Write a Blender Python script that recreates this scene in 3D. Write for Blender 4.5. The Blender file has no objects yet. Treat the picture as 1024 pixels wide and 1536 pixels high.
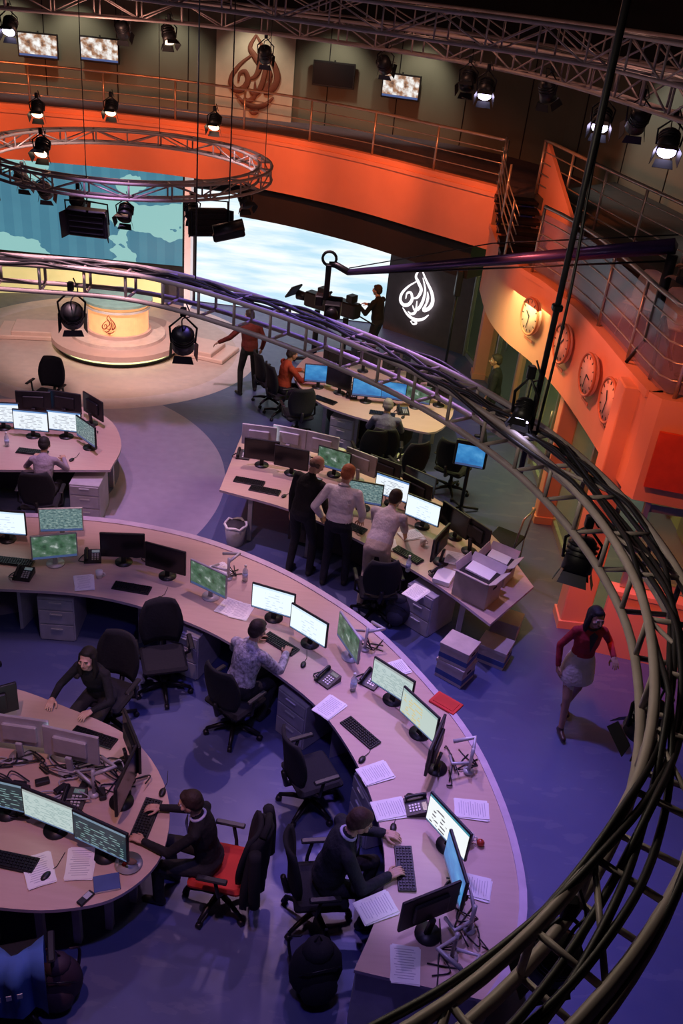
import bpy, math, random
import numpy as np
from mathutils import Vector, Matrix, Euler
random.seed(7)
scn=bpy.context.scene
try: scn.view_settings.view_transform='Standard'
except Exception: pass
COL=scn.collection
V=Vector
rad=math.radians

# ------------------------------------------------------------------ materials
MATS={}
def mat(name,col=(.5,.5,.5),rough=.5,metal=0.,emi=None,es=0.,var=.12,scale=6.,bump=0.,alpha=1.,bd=.01):
    if name in MATS: return MATS[name]
    m=bpy.data.materials.new(name); m.use_nodes=True
    nt=m.node_tree; b=nt.nodes['Principled BSDF']
    b.inputs['Roughness'].default_value=rough; b.inputs['Metallic'].default_value=metal
    tc=nt.nodes.new('ShaderNodeTexCoord'); nz=nt.nodes.new('ShaderNodeTexNoise')
    nz.inputs['Scale'].default_value=scale; nz.inputs['Detail'].default_value=3
    nt.links.new(tc.outputs['Object'],nz.inputs['Vector'])
    cr=nt.nodes.new('ShaderNodeValToRGB')
    lo=[max(0,c*(1-var)) for c in col]+[1]; hi=[min(1,c*(1+var)) for c in col]+[1]
    cr.color_ramp.elements[0].position=.3; cr.color_ramp.elements[1].position=.7
    cr.color_ramp.elements[0].color=lo; cr.color_ramp.elements[1].color=hi
    nt.links.new(nz.outputs['Fac'],cr.inputs['Fac']); nt.links.new(cr.outputs['Color'],b.inputs['Base Color'])
    if emi is not None:
        b.inputs['Emission Color'].default_value=(*emi,1); b.inputs['Emission Strength'].default_value=es
    if bump:
        bp=nt.nodes.new('ShaderNodeBump'); bp.inputs['Strength'].default_value=bump; bp.inputs['Distance'].default_value=bd
        nt.links.new(nz.outputs['Fac'],bp.inputs['Height']); nt.links.new(bp.outputs['Normal'],b.inputs['Normal'])
    if alpha<1: b.inputs['Alpha'].default_value=alpha
    MATS[name]=m; return m

class NG:
    def __init__(s,name):
        s.m=bpy.data.materials.new(name); s.m.use_nodes=True; s.nt=s.m.node_tree; s.nt.nodes.clear()
        s.out=s.nt.nodes.new('ShaderNodeOutputMaterial'); MATS[name]=s.m
    def n(s,t,**k):
        nd=s.nt.nodes.new(t)
        for a,b in k.items(): setattr(nd,a,b)
        return nd
    def l(s,a,b): s.nt.links.new(a,b)
    def sock(s,inp,v):
        if isinstance(v,bpy.types.NodeSocket): s.l(v,inp)
        else: inp.default_value=v
    def math(s,op,a,b=0.,c=None):
        nd=s.n('ShaderNodeMath',operation=op); s.sock(nd.inputs[0],a); s.sock(nd.inputs[1],b)
        if c is not None: s.sock(nd.inputs[2],c)
        return nd.outputs[0]
    def mix(s,f,a,b):
        nd=s.n('ShaderNodeMixRGB'); s.sock(nd.inputs[0],f)
        s.sock(nd.inputs[1],a if not isinstance(a,tuple) else (*a,1)); s.sock(nd.inputs[2],b if not isinstance(b,tuple) else (*b,1))
        return nd.outputs[0]
    def noise(s,vec,scale,detail=2):
        nd=s.n('ShaderNodeTexNoise'); nd.inputs['Scale'].default_value=scale; nd.inputs['Detail'].default_value=detail
        if vec is not None: s.l(vec,nd.inputs['Vector'])
        return nd
    def mapping(s,vec,scale=(1,1,1),loc=(0,0,0)):
        nd=s.n('ShaderNodeMapping'); nd.inputs['Scale'].default_value=scale; nd.inputs['Location'].default_value=loc
        s.l(vec,nd.inputs['Vector']); return nd.outputs[0]
    def screen(s,col,st):
        b=s.n('ShaderNodeBsdfPrincipled'); b.inputs['Base Color'].default_value=(.01,.01,.012,1); b.inputs['Roughness'].default_value=.25
        s.sock(b.inputs['Emission Color'],col); b.inputs['Emission Strength'].default_value=st; s.l(b.outputs[0],s.out.inputs[0])
def uvs(g):
    tc=g.n('ShaderNodeTexCoord'); sp=g.n('ShaderNodeSeparateXYZ'); g.l(tc.outputs['UV'],sp.inputs[0])
    return tc.outputs['UV'],sp.outputs[0],sp.outputs[1]

def scr_doc(name,bg=(.86,.93,1.),bar=(.15,.3,.6),rows=14,st=1.0,left=.15,right=.85,ink=(.35,.38,.45)):
    g=NG(name); uv,u,v=uvs(g)
    fr=g.math('FRACT',g.math('MULTIPLY',v,rows)); line=g.math('GREATER_THAN',fr,.62)
    nz=g.noise(g.mapping(uv,(9,rows,1)),1.0,0)
    t=g.math('MULTIPLY',line,g.math('GREATER_THAN',nz.outputs['Fac'],.5))
    t=g.math('MULTIPLY',t,g.math('GREATER_THAN',u,left)); t=g.math('MULTIPLY',t,g.math('LESS_THAN',u,right)); t=g.math('MULTIPLY',t,g.math('LESS_THAN',v,.8))
    c=g.mix(t,bg,ink); c=g.mix(g.math('GREATER_THAN',v,.92),c,bar); c=g.mix(g.math('LESS_THAN',v,.05),c,(.1,.18,.35))
    g.screen(c,st); return g.m
def scr_noise(name,cols,scale=5,st=.8,stretch=(1,1,1)):
    g=NG(name); uv,u,v=uvs(g)
    nz=g.noise(g.mapping(uv,stretch),scale,4); cr=g.n('ShaderNodeValToRGB')
    els=cr.color_ramp.elements
    while len(els)<len(cols): els.new(.5)
    for i,c in enumerate(cols): els[i].position=.3+.4*i/(len(cols)-1); els[i].color=(*c,1)
    g.l(nz.outputs['Fac'],cr.inputs[0])
    c=g.mix(g.math('LESS_THAN',v,.1),cr.outputs[0],(.06,.1,.25))
    g.screen(c,st); return g.m
S_doc=scr_doc('screen_document'); S_doc2=scr_doc('screen_page',(.8,.92,1.),(.6,.75,.9),9,1.1,.3,.75,(.6,.7,.8))
S_web=scr_doc('screen_webpage',(.9,.95,.96),(.05,.25,.35),7,1.,.08,.5,(.1,.1,.12))
S_tab=scr_doc('screen_table',(.60,.74,.72),(.4,.45,.45),20,.8,.03,.97,(.3,.45,.45))
S_yel=scr_doc('screen_chart',(.55,.68,.62),(.35,.5,.5),10,.9,.06,.6,(.75,.6,.2))
S_dark=scr_doc('screen_editor',(.02,.04,.05),(.2,.3,.4),12,.8,.05,.95,(.22,.38,.38))
S_vid=scr_noise('screen_video',[(.02,.04,.03),(.06,.14,.08),(.12,.2,.15),(.6,.68,.65)],3,.75,(1.4,1,1))
S_vid2=scr_noise('screen_crowd',[(.05,.09,.1),(.15,.25,.26),(.35,.45,.42)],14)
S_blue=scr_noise('screen_desktop',[(.02,.12,.4),(.05,.28,.65),(.15,.5,.9)],1.3)
S_tv=scr_noise('screen_news',[(.02,.02,.03),(.35,.18,.1),(.8,.78,.75),(1,1,1)],2.6,1.1,(1.7,1,1))
S_off=mat('screen_off',(.008,.008,.011),.2,var=.05)

M_black=mat('black_plastic',(.010,.010,.013),.45); M_dark=mat('dark_metal',(.02,.02,.024),.4,.6)
M_fab=mat('black_fabric',(.010,.010,.015),.9,bump=.3,scale=40); M_silver=mat('silver_plastic',(.5,.5,.53),.4,.2)
M_white=mat('white_plastic',(.75,.74,.72),.5); M_paper=mat('paper',(.85,.84,.82),.8,var=.03)
M_steel=mat('steel_rail',(.45,.42,.4),.35,.7)
M_rack=mat('cable_black',(.010,.010,.012),.5)
M_draw=mat('drawer_grey',(.42,.40,.46),.5); M_red=mat('red_fabric',(.5,.03,.02),.8)
M_card=mat('cardboard_white',(.55,.47,.44),.8); M_blueb=mat('carton_blue',(.06,.10,.3),.7)
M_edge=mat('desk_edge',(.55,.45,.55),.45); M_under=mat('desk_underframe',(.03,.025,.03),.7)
def wood():
    g=NG('desk_laminate'); tc=g.n('ShaderNodeTexCoord')
    n1=g.noise(g.mapping(tc.outputs['Object'],(1,9,1)),3,5); n2=g.noise(tc.outputs['Object'],1.2,2)
    c=g.mix(n1.outputs['Fac'],(.52,.36,.28),(.64,.47,.38)); c=g.mix(g.math('MULTIPLY',n2.outputs['Fac'],.3),c,(.45,.32,.28))
    b=g.n('ShaderNodeBsdfPrincipled'); g.l(c,b.inputs['Base Color']); b.inputs['Roughness'].default_value=.4
    g.l(b.outputs[0],g.out.inputs[0]); return g.m
M_wood=wood()
def emat(name,col,st):
    return mat(name,col,.5,emi=col,es=st,var=.02)
M_lamp=emat('lamp_lens_violet',(.7,.62,1.),12.); M_lampw=emat('lamp_lens_warm',(1.,.65,.4),5.)

# ------------------------------------------------------------------ mesh builder
class MB:
    def __init__(s): s.v=[];s.f=[];s.m=[];s.uv={};s.sm=[];s.mats=[];s.M=Matrix.Identity(4)
    def mi(s,m):
        if m not in s.mats: s.mats.append(m)
        return s.mats.index(m)
    def add(s,vs,fs,m,smooth=False):
        o=len(s.v); s.v+= [tuple(s.M@V(p)) for p in vs]; k=s.mi(m)
        for f in fs: s.f.append([o+i for i in f]); s.m.append(k); s.sm.append(smooth)
    def box(s,c,d,m,rot=None,taper=1.,bev=0.):
        R=Matrix.Identity(3) if rot is None else Euler(rot).to_matrix()
        x,y,z=d[0]/2,d[1]/2,d[2]/2; c=V(c); b=min(bev,x*.9,y*.9,z*.9)
        if b<=0:
            vs=[c+R@V((i*x*(taper if k>0 else 1),j*y*(taper if k>0 else 1),k*z)) for i,j,k in [(-1,-1,-1),(1,-1,-1),(1,1,-1),(-1,1,-1),(-1,-1,1),(1,-1,1),(1,1,1),(-1,1,1)]]
            s.add(vs,[(3,2,1,0),(4,5,6,7),(0,1,5,4),(1,2,6,5),(2,3,7,6),(3,0,4,7)],m)
        else:
            prof=[]
            for sx,sy,a0 in ((1,1,0),(-1,1,90),(-1,-1,180),(1,-1,270)):
                for a in (0,45,90):
                    t=rad(a0+a); prof.append((sx*(x-b)+b*math.cos(t),sy*(y-b)+b*math.sin(t),sx,sy))
            n=len(prof); vs=[]
            for zz,ins in ((-z,b*.8),(-z+b*.8,0),(z-b*.8,0),(z,b*.8)):
                for px,py,sx,sy in prof: vs.append(c+R@V((px*(1-ins/x),py*(1-ins/y),zz)))
            fs=[list(range(n))[::-1],[3*n+i for i in range(n)]]
            for k in range(3):
                for i in range(n): fs.append((k*n+i,k*n+(i+1)%n,(k+1)*n+(i+1)%n,(k+1)*n+i))
            s.add(vs,fs,m)
    def tube(s,path,r,m,n=8,closed=False,cap=True,flat=1.,up=None):
        path=[V(p) for p in path]; N=len(path); rs=r if isinstance(r,(list,tuple)) else [r]*N
        vs=[];pu=None
        for i,p in enumerate(path):
            if closed: t=path[(i+1)%N]-path[i-1]
            else: t=path[min(i+1,N-1)]-path[max(i-1,0)]
            if t.length<1e-9: t=V((0,0,1))
            t.normalize()
            ref=up if up else (V((0,0,1)) if abs(t.z)<.95 else V((1,0,0)))
            if pu is not None and not up: ref=pu
            a=t.cross(ref)
            if a.length<1e-6: a=t.orthogonal()
            a.normalize(); b=a.cross(t).normalized(); pu=b
            for k in range(n):
                th=2*math.pi*k/n; vs.append(p+a*math.cos(th)*rs[i]+b*math.sin(th)*rs[i]*flat)
        fs=[]
        for i in range(N if closed else N-1):
            j=(i+1)%N
            for k in range(n): fs.append((i*n+k,i*n+(k+1)%n,j*n+(k+1)%n,j*n+k))
        if cap and not closed: fs+= [list(range(n))[::-1],[(N-1)*n+k for k in range(n)]]
        s.add(vs,fs,m,True)
    def cyl(s,a,b,r,m,r2=None,n=12): s.tube([a,b],[r,r if r2 is None else r2],m,n)
    def ball(s,c,r,m,n=12,rz=None,R=None):
        if not isinstance(r,(tuple,list)): r=(r,r,r)
        R=R or Matrix.Identity(3); c=V(c); h=n//2; vs=[c+R@V((0,0,-r[2]))]
        for i in range(1,h):
            ph=-math.pi/2+math.pi*i/h
            for k in range(n):
                th=2*math.pi*k/n; vs.append(c+R@V((r[0]*math.cos(ph)*math.cos(th),r[1]*math.cos(ph)*math.sin(th),r[2]*math.sin(ph))))
        vs.append(c+R@V((0,0,r[2]))); L=len(vs)-1; fs=[]
        for k in range(n):
            fs.append((0,1+(k+1)%n,1+k)); fs.append((L,L-n+k,L-n+(k+1)%n))
        for i in range(h-2):
            for k in range(n): a=1+i*n; fs.append((a+k,a+(k+1)%n,a+n+(k+1)%n,a+n+k))
        s.add(vs,fs,m,True)
    def quad(s,c,ex,ey,m):
        c=V(c);ex=V(ex);ey=V(ey); s.uv[len(s.f)]=[(0,0),(1,0),(1,1),(0,1)]
        s.add([c-ex-ey,c+ex-ey,c+ex+ey,c-ex+ey],[(0,1,2,3)],m)
    def prism(s,pts,z0,z1,m,mside=None):
        n=len(pts); ar=sum(pts[i][0]*pts[(i+1)%n][1]-pts[(i+1)%n][0]*pts[i][1] for i in range(n))
        if ar<0: pts=pts[::-1]
        vs=[(p[0],p[1],z0) for p in pts]+[(p[0],p[1],z1) for p in pts]
        s.add(vs,[list(range(n))[::-1],[n+i for i in range(n)]],m)
        s.add(vs,[(i,(i+1)%n,n+(i+1)%n,n+i) for i in range(n)],mside or m)
    def strip(s,A,B,z0,z1,m,mside=None):
        n=len(A)
        z0=z0 if isinstance(z0,list) else [z0]*n; z1=z1 if isinstance(z1,list) else [z1]*n
        vs=[]
        for i in range(n): vs+=[(A[i][0],A[i][1],z0[i]),(B[i][0],B[i][1],z0[i]),(B[i][0],B[i][1],z1[i]),(A[i][0],A[i][1],z1[i])]
        top=[];sd=[]
        for i in range(n-1):
            a=4*i;b=a+4
            top.append((a+3,a+2,b+2,b+3)); sd+=[(a,b,b+1,a+1),(a,a+3,b+3,b),(a+1,b+1,b+2,a+2)]
        sd+=[(0,1,2,3),(4*n-1,4*n-2,4*n-3,4*n-4)]
        s.add(vs,top,m); s.add(vs,sd,mside or m)
    def ribbon(s,pts,z0,z1,th,m): s.strip(pts,offs(pts,th),z0,z1,m)
    def addmesh(s,me,matfn,smooth=True):
        nv=len(me.vertices); co=np.empty(nv*3); me.vertices.foreach_get('co',co); co=co.reshape(-1,3)
        o=len(s.v); s.v+=[tuple(x) for x in co.tolist()]
        fs=[list(p.vertices) for p in me.polygons]
        cen=np.array([co[f].mean(axis=0) for f in fs]); mi=matfn(cen)
        for f,k in zip(fs,mi): s.f.append([o+i for i in f]); s.m.append(k); s.sm.append(smooth)
    def mesh(s,name):
        me=bpy.data.meshes.new(name); me.from_pydata(s.v,[],s.f)
        for m in s.mats: me.materials.append(m)
        me.polygons.foreach_set('material_index',s.m); me.polygons.foreach_set('use_smooth',s.sm)
        if s.uv:
            ul=me.uv_layers.new(name='UVMap')
            for fi,uv in s.uv.items():
                for k,li in enumerate(me.polygons[fi].loop_indices): ul.data[li].uv=uv[k]
        me.update(); return me
    def obj(s,name,loc=(0,0,0),rz=0.):
        return place(name,s.mesh(name),loc,rz)
def place(name,me,loc=(0,0,0),rz=0.,rx=0.):
    ob=bpy.data.objects.new(name,me); COL.objects.link(ob); ob.location=loc; ob.rotation_euler=(rx,0,rad(rz)); return ob
def offs(pts,d):
    r=[];n=len(pts)
    for i in range(n):
        a=V(pts[max(i-1,0)][:2]);b=V(pts[min(i+1,n-1)][:2]); t=(b-a).normalized()
        r.append((pts[i][0]-t.y*d,pts[i][1]+t.x*d))
    return r
def cat(pts,k=6,closed=False):
    P=[V(p) for p in pts]; n=len(P); out=[]
    for i in range(n if closed else n-1):
        if closed: a,b,c,d=P[i-1],P[i],P[(i+1)%n],P[(i+2)%n]
        else: b,c=P[i],P[i+1]; a=P[i-1] if i else b*2-c; d=P[i+2] if i+2<n else c*2-b
        for j in range(k):
            t=j/k; out.append(.5*((2*b)+(c-a)*t+(2*a-5*b+4*c-d)*t*t+(3*b-a-3*c+d)*t**3))
    if not closed: out.append(P[-1])
    return [tuple(p) for p in out]
def resample(pts,n):
    P=[V(p) for p in pts]; L=[0]
    for i in range(1,len(P)): L.append(L[-1]+(P[i]-P[i-1]).length)
    out=[]
    for k in range(n):
        t=L[-1]*k/(n-1); i=1
        while i<len(P)-1 and L[i]<t: i+=1
        f=(t-L[i-1])/max(1e-9,L[i]-L[i-1]); out.append(tuple(P[i-1].lerp(P[i],min(1,f))))
    return out

# ------------------------------------------------------------------ room shell
def floor_mat():
    g=NG('floor_vinyl'); tc=g.n('ShaderNodeTexCoord'); o=tc.outputs['Object']
    def disc(cx,cy,r):
        vm=g.n('ShaderNodeVectorMath',operation='DISTANCE'); g.l(o,vm.inputs[0]); vm.inputs[1].default_value=(cx,cy,0)
        return g.math('LESS_THAN',vm.outputs['Value'],r)
    n1=g.noise(o,.8,5); n2=g.noise(o,6,4); n3=g.noise(g.mapping(o,(1,3,1)),2.2,6)
    c=g.mix(n1.outputs['Fac'],(.05,.065,.19),(.11,.13,.30))
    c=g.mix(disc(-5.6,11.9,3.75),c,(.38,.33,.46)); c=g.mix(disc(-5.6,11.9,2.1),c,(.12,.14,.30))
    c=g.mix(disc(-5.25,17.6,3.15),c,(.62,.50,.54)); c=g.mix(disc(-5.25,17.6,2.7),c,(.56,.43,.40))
    c=g.mix(g.math('MULTIPLY',n2.outputs['Fac'],.3),c,(.06,.06,.13))
    c=g.mix(g.math('MULTIPLY',g.math('GREATER_THAN',n3.outputs['Fac'],.6),.12),c,(.25,.25,.35))
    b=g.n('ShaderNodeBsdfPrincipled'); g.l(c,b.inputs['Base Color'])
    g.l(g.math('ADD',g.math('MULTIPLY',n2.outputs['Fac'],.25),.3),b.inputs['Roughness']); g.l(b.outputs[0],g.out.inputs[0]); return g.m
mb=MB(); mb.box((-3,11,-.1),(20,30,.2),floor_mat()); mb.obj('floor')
M_ceil=mat('ceiling_black',(.008,.008,.01),.9); mb=MB(); mb.box((-3,11,9.1),(20,30,.2),M_ceil); mb.obj('ceiling')

GW=cat([(-13,22.0),(-10,23.1),(-6,23.6),(-2,23.6),(1.5,22.9),(3.8,20.8),(5.0,17.5),(5.6,13.5),(5.9,9),(5.95,4),(5.95,-3)],6)
M_gw=mat('gallery_wall_paint',(.21,.21,.165),.7,var=.05,scale=1.5); M_dk=mat('dark_wall_paint',(.014,.012,.015),.8)
mb=MB(); mb.ribbon(GW,3.0,6.15,.2,M_gw); mb.ribbon(GW,6.15,9.,.2,M_dk)
gj=resample(GW,26)
for i in range(1,25):
    a=V(gj[i]); t=(V(gj[i+1])-V(gj[i-1])).normalized()
    mb.box((a.x+t.y*.004,a.y-t.x*.004,4.8),(.02,.02,2.6),M_dk,(0,0,math.atan2(t.y,t.x)))
mb.obj('wall_gallery')
PAR=cat([(-13,18.0),(-11,19.2),(-8,20.0),(-5.2,20.3),(-2.6,19.9),(-.6,18.95),(1.0,17.7),(2.1,16.8)],6)
M_or=mat('orange_plaster',(.66,.30,.22),.7,var=.04,scale=2.)
PARb=offs(PAR,.18)
mb=MB(); mb.strip(PAR,PARb,3.0,4.1,M_or); 
mb.strip(offs(PAR,-.04),PAR,3.93,4.0,M_or)
mb.obj('balcony_parapet')
K=cat([(2.1,16.8),(2.12,15.2),(2.3,14.1),(2.62,13.2),(2.88,12.1),(3.03,10.94),(3.12,10.0),(3.2,9.35)],6)
mb=MB(); mb.ribbon(K,2.25,3.45,.2,M_or); mb.ribbon(offs(K,-.03),3.38,3.47,.03,M_or)
mb.ribbon([(3.2,9.35),(3.3,9.17),(4.5,8.95),(5.9,8.8)],2.2,3.45,.2,M_or)
mb.ribbon([(3.36,9.12),(4.5,8.9),(5.7,8.76)],0,.92,.14,M_or); mb.ribbon([(3.34,9.09),(4.5,8.87),(5.7,8.73)],.92,.98,.2,M_or)
mb.obj('wall_clock_side')
M_deck=mat('deck_carpet',(.16,.12,.16),.9)
gw2=[p for p in GW if p[1]>17.6 and not (p[0]>2 and p[1]<19.5)]
mb=MB(); mb.strip(resample(PARb,40),resample(gw2,40),3.68,3.9,M_deck)
mb.strip(resample(offs(K,.1),30),resample([(4.9,18.2),(5.2,16.5),(5.6,13),(5.8,10),(5.9,9.1)],30),3.3,3.44,M_deck)
mb.obj('balcony_floor')
RL=cat([(2.75,16.6),(3.3,14.2),(3.8,12.2),(4.25,10.4),(4.5,9.2)],5)
mb=MB(); mb.strip(resample(RL,20),resample([(4.6,18.8),(5.2,16.5),(5.6,13),(5.8,10),(5.85,9.2)],20),3.9,4.1,mat('dark_concrete',(.07,.06,.06),.8))
mb.obj('gallery_ramp_floor')
def railing(name,pts,z0,z1,bars,every=1.2,m=M_steel,r=.018,glass=None):
    mb=MB(); L=sum((V(pts[i+1][:2])-V(pts[i][:2])).length for i in range(len(pts)-1)); n=max(2,int(L/every)+1)
    for p in resample([(q[0],q[1],0) for q in pts],n): mb.cyl((p[0],p[1],z0),(p[0],p[1],z1),r*1.3,m,n=8)
    for k in range(bars):
        z=z1-(z1-z0)*k/bars; mb.tube([(p[0],p[1],z) for p in pts],r*(1.5 if k==0 else .6),m,6)
    if glass: mb.ribbon(pts,z0+.05,z1-.1,.01,glass)
    return mb.obj(name)
railing('balcony_railing',offs(PAR,.1),4.1,4.87,4,1.4)
M_gl=mat('railing_glass',(.3,.22,.4),.1,alpha=.25)
KR=[p for p in K if p[1]<13.9]+[(3.34,9.17),(4.5,8.95),(5.8,8.82)]
railing('balcony_railing',offs(KR,.08),3.45,4.42,5,1.1,glass=M_gl)
railing('balcony_railing',RL,4.1,4.98,5,1.1)
mb=MB()
for i in range(6):
    y=16.5-i*.34; z=3.98-i*.1; mb.box((2.42,y,z),(.72,.36,.05),M_dark); mb.box((2.42,y+.16,z-.06),(.7,.03,.1),M_dk)
mb.add([(2.8,16.7,3.5),(3.0,14.2,3.45),(3.0,14.2,4.15),(2.8,16.7,4.95),(2.86,16.7,3.5),(3.06,14.2,3.45),(3.06,14.2,4.15),(2.86,16.7,4.95)],[(0,1,2,3),(7,6,5,4),(3,2,6,7),(1,5,6,2),(0,3,7,4)],M_or)
for k in range(5): mb.tube([(2.08,16.8,4.3+.14*k-.1),(2.1,15.4,3.85+.14*k),(2.2,14.3,3.6+.14*k)],.012,M_steel,6)
for y,z in ((16.7,4.1),(15.5,3.85),(14.4,3.5)): mb.cyl((2.1,y,z),(2.1,y,z+.85),.02,M_steel)
mb.obj('gallery_staircase')
for x,y in ((3.5,11.3),(3.65,10.6)):  # two white curved shells on legs, as stand-ins for pale rounded shapes
    mb=MB(); vs=[];fs=[]
    for j in range(7):
        for i in range(9):
            ph=j/6*math.pi*.5; th=-.9+1.8*i/8; vs.append((.3*math.sin(th)*math.cos(ph*.8),.28*math.cos(th)*math.cos(ph*.6)-.1,.42+.42*math.sin(ph)))
    for j in range(6):
        for i in range(8): a=j*9+i; fs.append((a,a+1,a+10,a+9))
    mb.add(vs,fs,M_white,True); mb.box((0,.02,.42),(.44,.42,.04),M_white,bev=.02)
    for a in (-1,1):
        for b in (-1,1): mb.cyl((a*.15,b*.15,.4),(a*.2,b*.2,0),.013,M_steel)
    mb.obj('white_shell',(x,y,3.44),-40)
M_wd=mat('studio_wall_paint',(.10,.08,.10),.7)
BW=cat([(-13,18.6),(-8.4,20.9),(-4.1,21.35),(-1.9,21.5),(.6,21.2),(2.3,19.75)],5)
mb=MB(); mb.ribbon(BW,0,3.7,.2,M_wd); mb.obj('wall_back')
M_logw=mat('logo_wall_paint',(.11,.085,.10),.6)
mb=MB(); mb.ribbon([(.48,20.65),(2.3,19.45)],0,2.9,.12,M_logw); mb.ribbon([(1.45,19.9),(2.35,19.1)],2.0,2.95,.1,M_dk); mb.obj('wall_logo')
HB=[p for p in offs(PAR,.2) if -3.3<p[0]<1.9]
mb=MB(); mb.ribbon(HB,2.3,3.02,.5,M_dk); mb.strip(HB,offs(HB,1.4),2.9,3.0,M_dk); mb.obj('trim_screen_header')
mb=MB(); mb.strip(resample(PARb,30),resample(BW,30),2.98,3.05,M_dk); mb.obj('trim_soffit')
M_gg=mat('green_glass',(.25,.32,.14),.15,alpha=.3); M_cor=mat('corridor_wall_paint',(.50,.48,.22),.7,var=.06,scale=1.)
WR=[(2.35,19.4),(2.8,17.6),(3.03,16.3),(3.2,14.3),(3.27,12.4),(3.3,11),(3.33,9.7)]
for i,(a,b) in enumerate(list(zip(WR[:-1],WR[1:]))+[((3.5,9.2),(5.2,9.0))]):
    z0=1.0 if i==6 else 0.
    mb=MB(); a=V(a);b=V(b);t=(b-a).normalized();L=(b-a).length; n=2 if L>1.6 else 1
    for k in range(n+1):
        q=a+t*L*k/n; mb.box((q.x,q.y,(2.2+z0)/2),(.06,.08,2.2-z0),M_steel,(0,0,math.atan2(t.y,t.x)))
    mb.ribbon([tuple(a),tuple(b)],2.05,2.15,.06,M_steel); mb.ribbon([tuple(a),tuple(b)],z0,z0+.1,.06,M_steel)
    mb.ribbon([tuple(a),tuple(b)],z0+.1,2.2,.012,M_gg)
    q=a+t*L*.45; mb.cyl((q.x-.06,q.y-.03,1.05),(q.x-.06,q.y-.03,1.4),.015,M_steel)
    mb.obj('door_%d'%(i+1) if i<6 else 'window_1')
mb=MB(); mb.ribbon([(5.2,19),(5.3,14),(5.4,9),(5.6,5)],0,3.3,.1,M_cor)
for k in range(9):
    y=17.5-k*1.4; mb.box((5.18+.03*k,y,1.1),(.06,.9,2.1),mat('corridor_door',(.2,.2,.12),.5)); mb.box((5.15+.03*k,y,1.2),(.03,.55,1.2),mat('corridor_window',(.5,.5,.3),.2,emi=(.8,.75,.35),es=.35))
mb.obj('wall_corridor')
for i,(x,y,w) in enumerate([(2.62,18.2,.35),(3.05,16.2,.14),(3.16,12.35,.28),(3.17,9.72,.36)]):
    mb=MB(); mb.box((x,y,1.7),(w,w*.9,3.4),M_or,bev=.02); mb.box((x,y,.06),(w+.05,w*.9+.05,.12),M_or); mb.obj('orange_pillar')
M_redp=mat('red_panel',(.6,.06,.02),.5)
mb=MB(); mb.ribbon([(3.36,9.13),(4.5,8.92),(5.6,8.8)],2.42,3.1,-.04,M_redp); mb.obj('wall_sign_panel')
def clock(x,y,z,ang,hh,mm):
    mb=MB(); a=rad(ang)
    mb.M=Matrix.Rotation(a,4,'Z')
    mb.cyl((0,0,0),(0,-.06,0),.27,mat('clock_face',(.75,.5,.45),.5),n=32)
    ring=[(.27*math.cos(t*math.pi/16),-.06,.27*math.sin(t*math.pi/16)) for t in range(32)]
    mb.tube(ring,.02,mat('clock_rim',(.45,.15,.08),.4),8,closed=True)
    for k in range(12):
        t=k*math.pi/6; mb.box((.22*math.sin(t),-.065,.22*math.cos(t)),(.012,.006,.04),M_black,(0,t,0))
    for t,l,w in ((hh,.12,.018),(mm,.19,.012)):
        t=rad(t); mb.box((l/2*math.sin(t),-.07,l/2*math.cos(t)),(w,.006,l),M_black,(0,t,0))
    mb.box((0,-.006,-.36),(.26,.01,.04),mat('clock_label',(.45,.14,.08),.5))
    mb.obj('wall_clock',(x,y,z))
for x,y,z,an,h1,m1 in [(2.55,13.3,2.93,-72,300,190),(2.84,12.12,2.96,-79,40,190),(2.99,10.95,2.98,-83,100,190),(3.09,10.15,2.98,-85,330,190)]: clock(x-.02,y,z,an,h1,m1)
def emblem(name,x,y,z,ang,h,m,th=.012,k=.72):
    mb=MB(); S=[([(0,1.0),(-.12,.75),(-.02,.6),(.1,.42),(.02,.2),(-.14,.12)],.05),
      ([(0,1.0),(.2,.72),(.42,.45),(.5,.2),(.42,.0),(.26,-.1),(.3,.05),(.36,.18)],.055),
      ([(-.06,.62),(-.3,.42),(-.48,.18),(-.5,-.02),(-.38,-.12),(-.22,-.06),(-.14,.1),(-.2,.26),(-.32,.22),(-.34,.06)],.05),
      ([(.1,.75),(.22,.45),(.2,.15),(.1,-.1),(-.02,-.16),(-.1,-.06)],.045),([(.02,.1),(.02,-.2),(-.1,-.3),(-.22,-.26)],.04),
      ([(-.4,-.2),(-.2,-.36),(.05,-.42),(.28,-.34),(.44,-.18)],.045),([(.3,.42),(.34,.25),(.3,.12)],.04),([(-.1,-.5),(.0,-.56),(.1,-.5),(0,-.46),(-.08,-.5)],.03)]
    mb.M=Matrix.Rotation(rad(ang),4,'Z')
    for pts,w in S:
        p=cat([(a,b,0) for a,b in pts],5); n=len(p)
        rs=[h*.62*w*k*(.35+1.0*math.sin(math.pi*min(1,max(0,(i+.5)/n)))) for i in range(n)]
        mb.tube([(a*h*.62,-th,(b-.22)*h*.62) for a,b,_ in p],rs,m,8,flat=.3,up=V((0,1,0)) )
    mb.obj(name,(x,y,z))
emblem('wall_emblem',1.17,20.10,1.02,-33,1.35,emat('emblem_white',(1,.95,.98),1.3),.04)
mb=MB(); mb.box((0,0,0),(1.85,.06,1.95),mat('banner_fabric',(.72,.62,.50),.8,var=.04)); mb.obj('wall_banner',(-3.2,23.48,4.78))
emblem('wall_emblem',-3.2,23.44,4.85,0,1.75,mat('emblem_brown',(.25,.08,.05),.6),.02,1.)
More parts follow.
